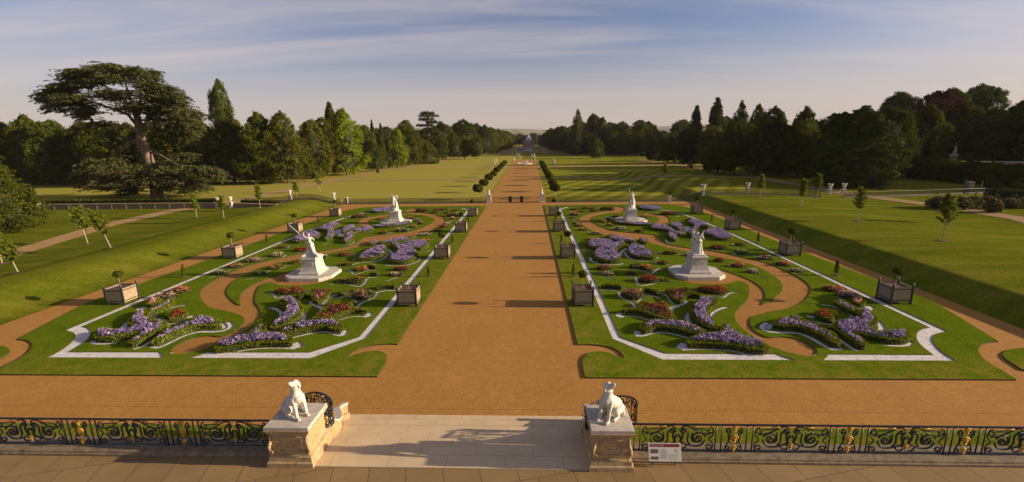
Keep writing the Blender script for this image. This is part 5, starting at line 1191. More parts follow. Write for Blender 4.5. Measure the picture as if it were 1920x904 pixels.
ptree('broad0', 910, 288, 236, 20, 'leaf_dark', 'dark tree behind the single round tree', group=LG); ptree('skirt2', 923, 287, 246, 15, 'leaf_olive', 'greyish tree right of the single round tree', group=LG)
ptree('broad2', 845, 292, 240, 14, 'leaf_copper', 'reddish copper tree behind the left wood edge', group=LG, name='copper_tree')
# -- right of the garden
ptree('skirt0', 1118, 297, 258, 14, 'leaf_mid', 'small bright round tree in front of the far right wood', group=RG)
ptree('column0', 1081, 291, 208, 11, 'leaf_dark', 'tall slim conifer standing over the right wood', group=RG, name='conifer'); ptree('cone1', 1082, 290, 240, 20, 'leaf_conifer', 'dark spreading conifer below the tall slim one', group=RG, name='conifer')
ptree('skirt1', 1112, 288, 214, 23, 'leaf_dark', 'tall round topped tree right of the slim conifer', group=RG)
for i, (x, y, t, hw, k) in enumerate([(1150, 290, 246, 20, 'broad1'), (1172, 291, 243, 22, 'broad2'), (1196, 291, 247, 22, 'broad0'), (1218, 290, 242, 22, 'broad3'), (1240, 291, 246, 22, 'broad1'), (1262, 292, 248, 22, 'broad2')]):
    ptree(k, x, y, t, hw, ('leaf_dark', 'leaf_mid')[i % 2], f'dark tree of the far right wood, {("first", "second", "third", "fourth", "fifth", "sixth")[i]} right of the round topped tree', group=RG)
ptree('skirt1', 1225, 302, 262, 16, 'leaf_conifer', 'low dark conifer at the edge of the right wood', group=RG, name='conifer'); ptree('low0', 1252, 306, 258, 28, 'leaf_dark', 'low dark spreading tree by the right diagonal path', group=RG)
ptree('cone0', 1295, 306, 199, 26, 'leaf_conifer', 'dark pointed conifer left of the tallest conifer', group=RG, name='conifer'); ptree('cone1', 1337, 306, 185, 30, 'leaf_conifer', 'tallest dark conifer of the right wood', group=RG, name='conifer')
ptree('low0', 1290, 312, 240, 27, 'leaf_conifer', 'bluish dark cedar below the pointed conifer', group=RG); ptree('broad3', 1330, 315, 236, 28, 'leaf_olive', 'dark tree with golden edge below the tallest conifer', group=RG)
ptree('column0', 1384, 312, 193, 17, 'leaf_dark', 'tall tree behind the right wood, left of the pair', group=RG); ptree('broad1', 1408, 312, 197, 17, 'leaf_dark', 'tall airy tree behind the right wood, right of the pair', group=RG)
ptree('skirt1', 1345, 324, 248, 30, 'leaf_dark', 'drooping dark tree in front of the right wood', group=RG); ptree('broad2', 1376, 327, 224, 36, 'leaf_dark', 'dark broad tree with bare trunk on the right', group=RG)
ptree('skirt2', 1432, 330, 204, 42, 'leaf_dark', 'large round dark tree right of the bare trunked one', group=RG); ptree('skirt0', 1494, 332, 204, 35, 'leaf_mid', 'large round tree with sunlit right side left of the big cedar', group=RG)
ptree('broad0', 1465, 326, 236, 34, 'leaf_dark', 'dark tree in the gap between two large round trees', group=RG)
ptree('yew0', 1600, 350, 203, 66, 'leaf_conifer', 'huge dark cedar sweeping to the ground on the right', group=RG, name='cedar_tree'); ptree('yew0', 1566, 344, 214, 42, 'leaf_conifer', 'dark cedar boughs left of the huge cedar', group=RG, name='cedar_tree', rz=2.0)
ptree('broad3', 1655, 336, 202, 52, 'leaf_dark', 'broad dark tree behind the huge cedar', group=RG); ptree('skirt1', 1722, 330, 199, 44, 'leaf_mid', 'green tree with drooping boughs right of the huge cedar', group=RG)
ptree('broad1', 1738, 316, 174, 56, 'leaf_copper', 'copper beech with dark red crown above the right wood', group=RG, name='copper_beech'); ptree('broad2', 1795, 318, 197, 40, 'leaf_dark', 'dark tree right of the copper beech', group=RG)
ptree('skirt2', 1840, 322, 206, 46, 'leaf_dark', 'dark tree above the garden wall on the right', group=RG); ptree('skirt0', 1905, 324, 189, 54, 'leaf_dark', 'tall dark tree at the right frame edge', group=RG); ptree('broad1', 1975, 330, 188, 60, 'leaf_dark', 'tall dark tree just beyond the right frame edge', group=RG)
ptree('broad0', 2060, 345, 186, 70, 'leaf_dark', 'tall dark tree far beyond the right frame edge', group=RG)
for i, (x, y, t, hw) in enumerate([(1690, 324, 214, 40), (1550, 326, 215, 40), (1510, 322, 226, 34), (1870, 315, 208, 50), (1765, 318, 206, 34), (1410, 318, 226, 30), (1640, 322, 212, 44), (1935, 318, 204, 50)]): ptree(f'broad{i % 4}', x, y, t, hw, 'leaf_dark', f'dark backing tree of the right wood, rank {i}'.replace('rank 0', 'left of the copper beech').replace('rank 1', 'left of the huge cedar').replace('rank 2', 'behind the tree left of the cedar').replace('rank 3', 'above the wall').replace('rank 4', 'under the copper beech').replace('rank 5', 'behind the bare trunked tree').replace('rank 6', 'behind the huge cedar').replace('rank 7', 'near the right edge'), group=RG)
# shrubs and hedges on the right
ptree('dome0', 1712, 333, 294, 44, 'leaf_dark', 'large rounded dark shrub below the copper beech', group=None, name='rounded_shrub', cat='shrub')
for i, (x, y, t, hw) in enumerate([(1775, 338, 300, 34), (1815, 342, 303, 34), (1855, 345, 306, 36), (1900, 348, 309, 36), (1950, 352, 306, 38)]): ptree('dome0', x, y, t, hw, 'leaf_dark' if i % 2 else 'leaf_olive', f'dark shrub below the garden wall, {("first", "second", "third", "fourth", "fifth")[i]} from the stone statue', group='shrubs below the garden wall', name='border_shrub', cat='shrub')
for i, (x, y, hw, mt_) in enumerate([(1860, 353, 16, 'leaf_olive'), (1910, 356, 15, 'leaf_olive')]): ptree('shrub0', x, y, y - 13, hw, mt_, f'pale grey green low shrub before the dark border, {("left", "right")[i]} one', group='pale low shrubs', name='low_shrub', cat='shrub')
for i, (x, y, t, hw) in enumerate([(1755, 389, 368, 16), (1776, 391, 370, 16), (1800, 392, 368, 18), (1826, 391, 368, 14), (1846, 390, 367, 16), (1861, 398, 371, 14), (1895, 390, 371, 16), (1921, 389, 371, 18)]):
    o = ptree('shrub0', x, y, t, hw, 'leaf_rose', f'rose bush with pale blooms on the right lawn, {("first", "second", "third", "fourth", "fifth", "sixth", "seventh", "eighth")[i]} from the left', group='rose bushes on the right lawn', name='rose_bush', cat='rose bush')
    rr = np.random.default_rng(i); n = 90; a = rr.uniform(0, 2 * pi, n); t_ = rr.random(n) ** .7; q = 1.5 * np.sqrt(1 - t_ ** 2.2) * rr.uniform(.9, 1.1, n); P_ = np.column_stack([q * np.cos(a), q * np.sin(a), 1.9 * t_])
    pc = np.array(PAL['pink' if i in (0, 4, 5) else 'cream']); link('blossoms', quads_mesh('blossoms', leaf_quads(P_, rr.normal(0, 1, (n, 3)), .11, 1, .4, rr), pc[rr.integers(0, len(pc), n)]), MAT['petal'], o)
# dense dark needle tree at the left frame edge
g = G(-6, 446, 0.0); tree('spruce0', (g.x - 5.6, g.y + 4.2, 0), 13.5, 6.2, 'leaf_dark', 'blue green conifer sweeping to the lawn at the left frame edge', None, 'conifer')
# far woodland on both sides of the canal and along the horizon
rw = np.random.default_rng(77); nW = 0
def far_tree(x, y, H, R, mat, where):
    global nW
    k = ('broad0', 'broad1', 'broad2', 'broad3', 'skirt0', 'skirt1')[rw.integers(0, 6)]; nW += 1
    tree(k, (x, y, 0), H, R, mat, f'far woodland tree {where}', f'far woodland trees {where}', 'woodland_tree')
for sgn, wh in ((-1, 'left of the canal'), (1, 'right of the canal')):
    for y in np.arange(318, 660, 17):
        for j in range(3 if y < 480 else 2):
            x = sgn * (27 + (y < 400) * 14 * 0 + 13 * j + rw.uniform(-3, 3) + max(0, (380 - y)) * .22); far_tree(x, y + rw.uniform(-6, 6), rw.uniform(15, 22) + 1.5 * j, rw.uniform(7, 10), ('leaf_dark', 'leaf_mid', 'leaf_olive')[rw.integers(0, 3)], wh)
for j in range(10): far_tree(-34 + j * 7.6 + rw.uniform(-2, 2), 690 + rw.uniform(-8, 8), rw.uniform(15, 19), 8, 'leaf_mid', 'behind the pavilion')
for i in range(26): far_tree(-60 - i * 8.5 + rw.uniform(-3, 3), 305 + rw.uniform(0, 60), rw.uniform(16, 25), rw.uniform(7, 10), ('leaf_dark', 'leaf_mid')[i % 2], 'behind the left lawn')
for i in range(34): far_tree(52 + i * 8 + rw.uniform(-3, 3), 300 + rw.uniform(0, 60) + max(0, 4 - i) * 8, rw.uniform(16, 23), rw.uniform(7, 10), ('leaf_dark', 'leaf_mid')[i % 2], 'behind the right lawn')
for i in range(14): far_tree(-160 - i * 15, 180 - i * 3 + rw.uniform(-6, 6), rw.uniform(17, 21), rw.uniform(8, 10), 'leaf_dark', 'behind the left limes')
for i in range(12): far_tree(150 + i * 16, 190 - i * 2 + rw.uniform(-10, 10), rw.uniform(24, 30), rw.uniform(9, 12), 'leaf_dark', 'behind the garden wall')
for i, (x, y) in enumerate([(96, 92), (112, 100), (128, 96), (146, 104), (118, 78), (150, 84), (172, 92)]):
    tree(f'broad{i % 4}', (x + 40, y, 0), 17 + (i % 3) * 2, 8, 'leaf_dark', f'dark tree outside the right edge casting shade over the lawn, {("first","second","third","fourth","fifth","sixth","seventh")[i]}', 'shade trees outside the right edge', 'shade_tree')

# ---- the great cedar on the left
def cedar():
    g = G(295, 371, 0.0); base = Vector(g); s = px_m((g.x, g.y, 8)); r = empty('cedar_tree', base); rng = np.random.default_rng(91)
    vx = Vector((_r[0], _r[1], 0)).normalized(); vy = Vector((-vx.y, vx.x, 0))
    def W_(px, py, dep=0.0):
        """point above the tree's foot plane seen at px, py, dep metres behind it"""
        d = Vector(_f * FOC + _r * (px - 960) - _u * (py - 452)); t = ((base + vy * dep) - Vector(CAMP)).dot(vy) / d.dot(vy); return Vector(CAMP) + d * t - base
    m = MB(); tr_ = [(296, 374), (292, 350), (286, 318), (276, 290), (266, 268), (262, 245), (258, 222), (250, 200), (240, 175), (235, 155)]
    rad = [1.25, 1.0, .9, .85, .82, .78, .60, .42, .28, .12]; pts = [W_(x, y) for x, y in tr_]; pts[0].z = -.4; m.tube(pts, rad, 12); m.tube([pts[0], pts[0] + Vector((0, 0, .8))], [1.75, 1.15], 12)
    m.build('trunk', MAT['cedarbark'], r, smooth=True)
    limbs = [([(268, 270), (252, 262), (240, 268), (228, 286), (215, 298), (188, 300)], .30, 0), ([(284, 286), (300, 290), (325, 305), (350, 318)], .24, -1), ([(262, 242), (240, 215), (200, 200), (140, 180), (90, 180)], .34, 1),
        ([(264, 240), (290, 215), (320, 190), (335, 180)], .34, -1), ([(258, 225), (262, 190), (275, 160), (280, 145)], .3, 2), ([(255, 215), (230, 185), (190, 155), (160, 135)], .3, -2), ([(262, 235), (310, 225), (350, 220), (365, 218)], .3, 1),
        ([(290, 330), (330, 322), (375, 325), (405, 330)], .34, -3), ([(288, 322), (250, 320), (205, 325), (165, 335)], .34, -3), ([(262, 250), (230, 235), (195, 232), (165, 235)], .22, 2), ([(292, 345), (270, 335), (235, 340)], .2, -6), ([(292, 345), (315, 338), (345, 345)], .2, -6)]
    for p, r0, dep in limbs:
        m = MB(); n = len(p); q = [W_(x, y, dep * i / (n - 1) * 1.4) for i, (x, y) in enumerate(p)]; m.tube(q, [r0 * (1 - .8 * i / (n - 1)) for i in range(n)], 7); m.build('bough', MAT['cedarbark'], r, smooth=True)
    # foliage plates: (x, y, half width px, tilt px over the half width)
    pads = [(175, 130, 40, 2), (215, 128, 42, -2), (255, 135, 38, 3), (150, 143, 30, 0), (278, 145, 26, 4), (120, 165, 34, 3), (165, 158, 46, 2), (215, 152, 50, 0), (265, 160, 44, 4), (305, 168, 30, 4), (100, 182, 30, 6), (145, 180, 44, 2), (230, 176, 48, 0), (280, 182, 48, 4), (325, 188, 30, 6),
        (112, 196, 26, 4), (155, 200, 34, 4), (262, 198, 46, 2), (310, 205, 44, 6), (345, 212, 30, 8), (170, 214, 26, 2), (285, 212, 34, 2), (325, 226, 42, 6), (360, 235, 22, 8), (290, 232, 34, 2), (340, 246, 30, 6), (190, 236, 26, 2),
        (180, 300, 26, 0), (205, 300, 30, 4), (165, 318, 30, 6), (210, 322, 44, 2), (260, 318, 40, 0), (300, 312, 36, 0), (335, 300, 30, -4), (350, 316, 38, 4), (385, 322, 30, 4), (405, 332, 20, 6), (330, 332, 44, 4), (280, 335, 40, 2), (230, 338, 44, 4), (185, 338, 36, 6), (365, 342, 32, 4), (300, 348, 30, 2), (250, 350, 30, 2), (210, 350, 24, 2), (340, 352, 30, 4)]
    P, Nn = [], []
    for (x, y, hw, tl) in pads:
        lowtier = y > 280
        for dep in ((-5, -1, 3) if not lowtier else (-5, 0, 5)):
            c = W_(x + rng.uniform(-6, 6), y + rng.uniform(-9, 9), dep + rng.uniform(-2, 2)); R_ = hw / s * rng.uniform(.85, 1.1); ns = int(17 * R_)
            side_ = 1 if x > 262 else -1
            for k in range(ns):      # a spray: a drooping spine of needles, mostly pointing away from the trunk
                a = rng.normal(0 if side_ > 0 else pi, 1.15); q0 = rng.uniform(-.35, .5) * R_; L_ = rng.uniform(.35, 1.0) * R_; n = 30; u = rng.random(n) ** .7
                rr = q0 + L_ * u; wob = rng.normal(0, .16, n) * (1.1 - .8 * u); px_ = rr * cos(a) - wob * sin(a); py_ = (rr * sin(a) + wob * cos(a)) * .75
                pz = rng.uniform(-.6, .7) + .35 * u - .60 * u ** 2 + rng.normal(0, .05, n)
                loc = np.outer(px_, vx) + np.outer(py_, vy); loc[:, 2] += pz - (px_ * (tl / hw)) * .9 * side_ * (1 if side_ > 0 else 1)
                P.append(loc + np.array(c)); Nn.append(np.tile([0, 0, 1.0], (n, 1)) + rng.normal(0, .35, (n, 3)))
    P, Nn = np.vstack(P), np.vstack(Nn); print('cedar leaves', len(P))
    link('crown', quads_mesh('crown', leaf_quads(P, Nn, .145, 2.8, .5, rng)), MAT['leaf_cedar'], r)
    tag(r, 'great spreading cedar with tiered flat boughs and a leaning reddish trunk', 'tree')
cedar()
def flat_cedar(px, py, top, hw, lab):
    g = G(px, py, 0.0); H = height_to(g, top); s = px_m((g.x, g.y, H / 2)); r = empty('cedar_tree', g); rng = np.random.default_rng(17); R_ = hw / s
    m = MB(); m.tube([(0, 0, 0), (.2, 0, H * .5), (0, 0, H * .97)], [.7, .5, .2], 7); m.build('trunk', MAT['cedarbark'], r); P, Nn = [], []
    for z, q, x0 in ((.98, .65, 0), (.93, .95, .1), (.86, .75, -.1), (.80, .55, .35), (.74, .8, -.3), (.66, .5, .3), (.60, .7, -.1), (.5, .8, .1), (.42, .9, 0)):
        n = 520; a = rng.uniform(0, 2 * pi, n); u = np.sqrt(rng.random(n)) * R_ * q; P.append(np.column_stack([u * np.cos(a) + x0 * R_, u * np.sin(a), H * z + rng.normal(0, .35, n) - .05 * u])); Nn.append(np.tile([0, 0, 1.], (n, 1)))
    link('crown', quads_mesh('crown', leaf_quads(np.vstack(P), np.vstack(Nn), .45, 1.8, .5, rng)), MAT['leaf_conifer'], r); tag(r, lab, 'tree')
flat_cedar(806, 303, 210, 21, 'umbrella shaped cedar with bare trunk above the left wood')

# ---- saplings
def sapling(px, py, top, hw, lab, seed, lean=(0, 0), z=None):
    g = G(px, py); H = height_to(g, top); s = px_m((g.x, g.y, g.z + H / 2)); r = empty('sapling', g); rng = np.random.default_rng(seed); R_ = hw / s
    L_ = lambda q: Vector((lean[0] * q * H, lean[1] * q * H, q * H)); m = MB(); m.tube([L_(0), L_(.3) + Vector((.03, 0, 0)), L_(.6), L_(.97)], [.045, .038, .026, .008], 6); m.build('trunk', MAT['limebark'], r)
    P, Nn = [], []; mb = MB()
    for k in range(26):
        q = .36 + .58 * k / 26; a = k * 2.4 + rng.uniform(-.4, .4); ln = R_ * (1.15 - q * .75) * rng.uniform(.7, 1.2); b0 = L_(q); d = Vector((cos(a), sin(a), .75)).normalized(); e = b0 + d * ln
        mb.tube([b0, b0.lerp(e, .5) + Vector((0, 0, .04)), e], [.010, .007, .003], 4); n = 30; u = rng.uniform(.10, 1.05, n); c = np.array(b0) + np.outer(u, np.array(e - b0)) + rng.normal(0, .07, (n, 3)); c[:, 2] -= .06 * u
        P.append(c); Nn.append(rng.normal(0, 1, (n, 3)))
    mb.build('branches', MAT['limebark'], r); link('crown', quads_mesh('crown', leaf_quads(np.vstack(P), np.vstack(Nn), .125 + .02 * R_, 1.8, .6, rng)), MAT['leaf_sapling'], r)
    b = MB(); b.lathe([(.42, -.02), (.40, .015), (.05, .04)], 14); b.build('soil_ring', MAT['dirt'], r); tag(r, lab, 'sapling', 'young trees staked on the lawns'); return r
for k, (px, py, top, hw, lab, ln) in enumerate([(165, 457, 386, 22, 'left one of the leaning pair near the diagonal path on the left', (-.20, .05)), (208, 465, 392, 20, 'right one of the leaning pair on the crest of the left bank', (-.30, 0)), (4, 494, 438, 24, 'pale stemmed sapling at the left frame edge', (0, 0)), (34, 511, 448, 20, 'leaning sapling nearest the left frame edge', (-.28, 0)),
        (369, 408, 362, 9, 'sapling by the left diagonal path near the low wall', (0, 0)), (420, 410, 366, 10, 'sapling in front of the left urn pair', (0, 0)), (488, 391, 343, 9, 'sapling on the left bank crest before the wall', (0, 0)), (557, 371, 340, 9, 'sapling behind the left bank urn', (-.05, 0)), (601, 361, 320, 8, 'leaning sapling on the left far lawn', (-.12, 0)), (709, 332, 312, 5, 'small distant sapling by the left diagonal path', (0, 0)),
        (1766, 451, 361, 22, 'largest sapling on the right lawn', (0, 0)), (1776, 420, 372, 15, 'sapling behind the largest one on the right lawn', (0, 0)), (1608, 414, 350, 15, 'sapling in the middle of the right lawn', (0, 0)), (1502, 388, 334, 11, 'sapling on the right lawn left of the urn pair', (0, 0)), (1531, 372, 324, 9, 'sapling close to the right fence', (0, 0)),
        (1425, 371, 326, 10, 'sapling with orange leaves beside the right fence urn', (0, 0)), (1246, 334, 306, 6, 'dark sapling on the right far lawn', (0, 0)), (1295, 325, 300, 6, 'thin sapling under the right wood', (0, 0))]):
    sapling(px, py, top, hw, lab, 300 + k, ln)

# ---- clipped standard trees along the avenue
mop0 = empty('mophead_tree', (0, 0, 0)); b = MB(); b.tube([(0, 0, 0), (.03, 0, .9), (0, 0, 1.9)], [.07, .06, .05], 7); b.build('trunk', MAT['limebark'], mop0)
leaf_ball(np.random.default_rng(9), (0, 0, 2.35), 1.12, 2600, .15, MAT['leaf_mid'], 'crown', mop0, (1, 1, .74)); m = MB(); m.ball((0, 0, 2.35), .86, 10, 7, sc=(1, 1, .7)); m.build('dark_core', MAT['core'], mop0); first = True
yy = [84.5, 96, 109, 122, 135, 149, 163, 172, 181]
for side in (-1, 1):
    for k, y in enumerate(yy):
        o = mop0 if first else copy_tree(mop0); first = False; o.location = (side * 7.15, y, 0); o.rotation_euler.z = k * 1.1 + side; s = RNG.uniform(.90, 1.02) * (.93 if k < 7 else .86); o.scale = (s, s, s)
        tag(o, f'clipped round headed tree on the {"left" if side < 0 else "right"} of the avenue, {("nearest", "second", "third", "fourth", "fifth", "sixth", "seventh", "eighth", "farthest")[k]} one', 'clipped tree', 'round clipped trees along the avenue')
for k, px in enumerate((1205, 1218)):
    o = copy_tree(mop0); o.location = G(px, 301, 0.0); o.scale = (1.25, 1.25, 1.25); tag(o, f'clipped round tree on the far right lawn, {("left", "right")[k]} of two', 'clipped tree', 'clipped trees on the far right lawn')
# ================================================================== FAR GARDEN FURNITURE
MAT['fencekerb'] = stone_material('damp_kerb_stone', (0.17, 0.14, 0.10), (0.24, 0.20, 0.14), (0.07, 0.07, 0.04), .4, .9)
def urn_on_pier(px, py, lab, pier=.95, z=None, s=1.0):
    g = G(px, py) if z is None else G(px, py, z); r = empty('garden_urn', g); r.scale = (s, s, s)
    m = MB(); m.rects([(.30, .30, 0), (.30, .30, .12), (.24, .24, .15), (.24, .24, pier - .12), (.30, .30, pier - .08), (.30, .30, pier)]); m.build('pier', MAT['pedestal'], r)
    m = MB(); m.lathe([(.19, 0), (.19, .05), (.08, .09), (.07, .16), (.13, .24), (.24, .34), (.27, .50), (.26, .62), (.33, .74), (.40, .82), (.41, .88), (.34, .88), (.30, .80)], 16, (0, 0, pier)); m.build('vase', MAT['marble'], r, smooth=True)
    tag(r, lab, 'urn', 'white stone urns on the garden piers')
FY = 79.6
def at_fence(px):
    """ground point on the fence line under photo column px"""
    best = None
    for y in range(340, 420):
        g = G(px, y)
        if best is None or abs(g.y - FY) < abs(best.y - FY): best = g
    return best
uL1, uL2 = at_fence(545), at_fence(627); uR1, uR2 = at_fence(1318), at_fence(1401)
for p, lab in ((uL1, 'white urn on the left bank, left of its pair'), (uL2, 'white urn on the left bank, right of its pair'), (uR1, 'white urn on the right bank nearest the avenue'), (uR2, 'white urn on the right bank beside the orange sapling')):
    x, y = proj(p); urn_on_pier(x, y, lab, 1.05)
urn_on_pier(410, 390, 'white urn behind a sapling at the left path opening', .95, s=1.0); urn_on_pier(434, 390, 'white urn at the left path opening beside the wall end', 1.05)
urn_on_pier(1555, 364, 'white bowl urn at the right path opening, left of two', .75, s=1.15); urn_on_pier(1581, 363, 'white bowl urn at the right path opening, right of two', .75, s=1.15)
def pier(px, py, h, w_, lab, mat='pedestal'):
    g = G(px, py); r = empty('stone_pier', g); m = MB(); m.rects([(w_, w_, 0), (w_, w_, h - .1)]); m.build('shaft', MAT[mat], r); m = MB(); m.rects([(w_ + .05, w_ + .05, h - .1), (w_ + .05, w_ + .05, h - .02), (w_, w_, h + .04)]); m.build('cap', MAT[mat], r); tag(r, lab, 'pier')
pier(72, 393, 1.9, .36, 'stone pier at the left end of the low wall'); pier(650, 382, 1.1, .22, 'slim stone pier where the bank fence meets the gravel on the left'); pier(1255, 380, 1.1, .24, 'slim stone pier where the bank fence meets the gravel on the right'); pier(1815, 362, 2.0, .45, 'stone pier before the dark hedge on the right', 'kerbstone')
m = MB(); m.rects([(.18, .18, 1.9), (.24, .12, 2.0), (.12, .1, 2.3)])
# low railings along the back of the parterre, on a stone kerb
def fence(pts, lab, h=.92, step=.115):
    """pts: ground points; every run follows the terrain"""
    p0 = Vector((pts[0][0], pts[0][1], float(ground_h(pts[0][0], pts[0][1])))); r = empty('iron_fence', p0); kb, bars, rail = MB(), MB(), MB(); P = resample([tuple(p[:2]) for p in pts], 1.2); Q = [Vector((x - p0.x, y - p0.y, float(ground_h(x, y)) - p0.z)) for x, y in P]
    for a, b_ in zip(Q[:-1], Q[1:]):
        d = (b_ - a); n_ = Vector((-d.y, d.x, 0)).normalized() * .13
        v = [a - n_, b_ - n_, b_ + n_, a + n_]; kb.add([tuple(p - Vector((0, 0, .2))) for p in v] + [tuple(p + Vector((0, 0, .16))) for p in v], [(3, 2, 1, 0), (4, 5, 6, 7), (0, 1, 5, 4), (1, 2, 6, 5), (2, 3, 7, 6), (3, 0, 4, 7)])
        k = max(1, int(d.length / .16))
        for i in range(k):
            t = i / k; p = a + d * t; bars.add([(p.x - .028, p.y, p.z + .15), (p.x + .028, p.y, p.z + .15), (p.x + .028, p.y, p.z + h), (p.x - .028, p.y, p.z + h), (p.x - .028, p.y + .02, p.z + .15), (p.x + .028, p.y + .02, p.z + .15), (p.x + .028, p.y + .02, p.z + h), (p.x - .028, p.y + .02, p.z + h)], [(0, 1, 2, 3), (7, 6, 5, 4), (1, 5, 6, 2), (4, 0, 3, 7)])
            if i % 2 == 0:
                e = p + d * (2 / k); bars.tube([p + Vector((0, 0, .25)), p.lerp(e, .5) + Vector((0, 0, .5)), e + Vector((0, 0, h - .12))], .014, 4, cap=False); bars.tube([p + Vector((0, 0, h - .12)), p.lerp(e, .5) + Vector((0, 0, .6)), e + Vector((0, 0, .25))], .014, 4, cap=False)
    for zz, rr in ((.22, .02), (h, .03)): rail.tube([q + Vector((0, 0, zz)) for q in Q], rr, 5)
    kb.build('stone_kerb', MAT['fencekerb'], r); bars.build('lattice', MAT['iron'], r); rail.build('rail', MAT['iron'], r); tag(r, lab, 'fence', 'low iron fences at the back of the parterre'); return r
xL, xR = -4.75, 4.75
fence([(-31.0, FY), (xL - .4, FY)], 'low lattice iron fence behind the left parterre'); fence([(xR + .4, FY), (29.4, FY)], 'low lattice iron fence behind the right parterre')
fence([(uL1.x, FY), (uL2.x, FY)], 'short lattice fence on top of the left bank between two urns'); fence([(uL2.x, FY), (-31.2, FY)], 'sloping fence coming down the left bank to the gravel'); fence([(-45.5, FY), (uL1.x, FY)], 'sloping fence on the outer side of the left bank')
fence([(29.6, FY), (uR1.x, FY)], 'sloping fence climbing the right bank from the gravel'); fence([(uR1.x, FY), (uR2.x, FY)], 'lattice fence between the two urns on the right bank'); fence([(uR2.x, FY), (52.0, FY - .5)], 'lattice fence from the right bank urn to the path opening')
fence([(56.5, 80.2), (84, 84.5)], 'lattice fence right of the path opening on the right')
# low garden wall with a clipped hedge behind it, left
gw0, gw1 = G(78, 393), G(402, 390); gw2, gw3 = G(440, 389), G(520, 384)
def low_wall(a, b_, lab, h=.95):
    r = empty('garden_wall', a); d = Vector((b_.x - a.x, b_.y - a.y, 0)); n_ = Vector((-d.y, d.x, 0)).normalized() * .2; m = MB()
    def slab_(t0, t1, z0, z1, k, mb): v = [a * 0 + d * t0 - n_ * k, d * t1 - n_ * k, d * t1 + n_ * k, d * t0 + n_ * k]; mb.add([(p.x, p.y, z0) for p in v] + [(p.x, p.y, z1) for p in v], [(3, 2, 1, 0), (4, 5, 6, 7), (0, 1, 5, 4), (1, 2, 6, 5), (2, 3, 7, 6), (3, 0, 4, 7)])
    slab_(0, 1, -.2, h - .09, 1, m); m.build('wall_face', MAT['kerbstone'], r); m = MB(); slab_(-.002, 1.002, h - .09, h, 1.25, m); m.build('coping', MAT['sandstone'], r)
    L_ = d.length; k = max(2, int(L_ / 2.6))
    for i in range(k + 1): m = MB(); slab_(i / k - .08 / L_, i / k + .08 / L_, -.2, h - .1, 1.35, m); m.build('buttress', MAT['kerbstone'], r)
    tag(r, lab, 'wall'); return r
low_wall(gw0, gw1, 'long low stone wall with pale coping on the left lawn'); low_wall(gw2, gw3, 'short low stone wall between the left path opening and the bank', .8)
def hedge_run(a, b_, w_, h, lab, mat='leaf_dark', dens=60, leaf=.14, name='clipped_hedge'):
    r = empty(name, a); d = Vector((b_[0] - a[0], b_[1] - a[1], 0)); L_ = d.length; u = d.normalized(); n_ = Vector((-u.y, u.x, 0)); rng = np.random.default_rng(int(L_ * 10)); m = MB()
    v = [n_ * -w_ * .42, d - n_ * w_ * .42, d + n_ * w_ * .42, n_ * w_ * .42]; m.add([(p.x, p.y, -.1) for p in v] + [(p.x, p.y, h * .92) for p in v], [(3, 2, 1, 0), (4, 5, 6, 7), (0, 1, 5, 4), (1, 2, 6, 5), (2, 3, 7, 6), (3, 0, 4, 7)]); m.build('dark_core', MAT['core'], r)
    nt_ = int(L_ * w_ * dens); ns = int(L_ * h * dens); un, nn = np.array(u), np.array(n_)
    t = rng.random(nt_) * L_; o = rng.uniform(-.5, .5, nt_) * w_; P = np.outer(t, un) + np.outer(o, nn); P[:, 2] = h * rng.uniform(.93, 1.05, nt_); N1 = np.tile([0, 0, 1.], (nt_, 1)); Ps, Ns = [P], [N1]
    for s in (-1, 1):
        t = rng.random(ns) * L_; P = np.outer(t, un) + nn * s * w_ / 2 + rng.normal(0, .03, (ns, 3)); P[:, 2] = rng.uniform(0, h, ns); Ps.append(P); Ns.append(np.tile(nn * s, (ns, 1)))
    link('leaves', quads_mesh('leaves', leaf_quads(np.vstack(Ps), np.vstack(Ns), leaf, 1.4, .7, rng)), MAT[mat], r); tag(r, lab, 'hedge')
hedge_run(Vector((gw0.x, gw0.y + 1.6, 0)), Vector((gw1.x, gw1.y + 1.6, 0)), 1.3, 1.45, 'dark clipped hedge behind the long low wall'); hedge_run(Vector((gw2.x + .6, gw2.y + 1.6, 0)), Vector((gw3.x, gw3.y + 1.4, 0)), 1.2, 1.2, 'clipped hedge behind the short low wall', 'leaf_olive')
hg0, hg1 = G(1848, 370), G(1990, 380); hedge_run(hg0, hg1, 3.0, 1.5, 'dark clipped hedge at the right frame edge', 'leaf_conifer')
# gate across the avenue
def gate_pier(px, lab, lab2, sx):
    r = empty('gate_pier', (px, FY, 0)); m = MB(); m.rects([(.44, .44, 0), (.44, .44, .16), (.37, .37, .22), (.36, .36, 1.30), (.44, .44, 1.36), (.44, .44, 1.46)]); m.build('shaft', MAT['pedestal'], r); tag(r, lab, 'pier', 'gate piers at the end of the parterre')
    m = MB(); figure(m, (0, 0, 0), 1.0, (0, 0), 0 if sx < 0 else .3, larm=((-.25, .2, 1.2), (-.05, .25, 1.3))); m.ball((0, 0, .12), .26, 9, 6, sc=(1, 1, .6)); capsule(m, (0, -.05, .1), (.02, .02, .6), .24, .13)
    o = sculpt('marble_statue', m, .03, MAT['marble'], loc=(px, FY, 1.45)); tag(o, lab2, 'statue', 'small statues on the gate piers')
gate_pier(-4.75, 'white pier left of the avenue gate', 'small white statue on the left gate pier', -1); gate_pier(4.55, 'white pier right of the avenue gate', 'small white statue on the right gate pier', 1)
r = empty('iron_gate', (0, FY, 0))
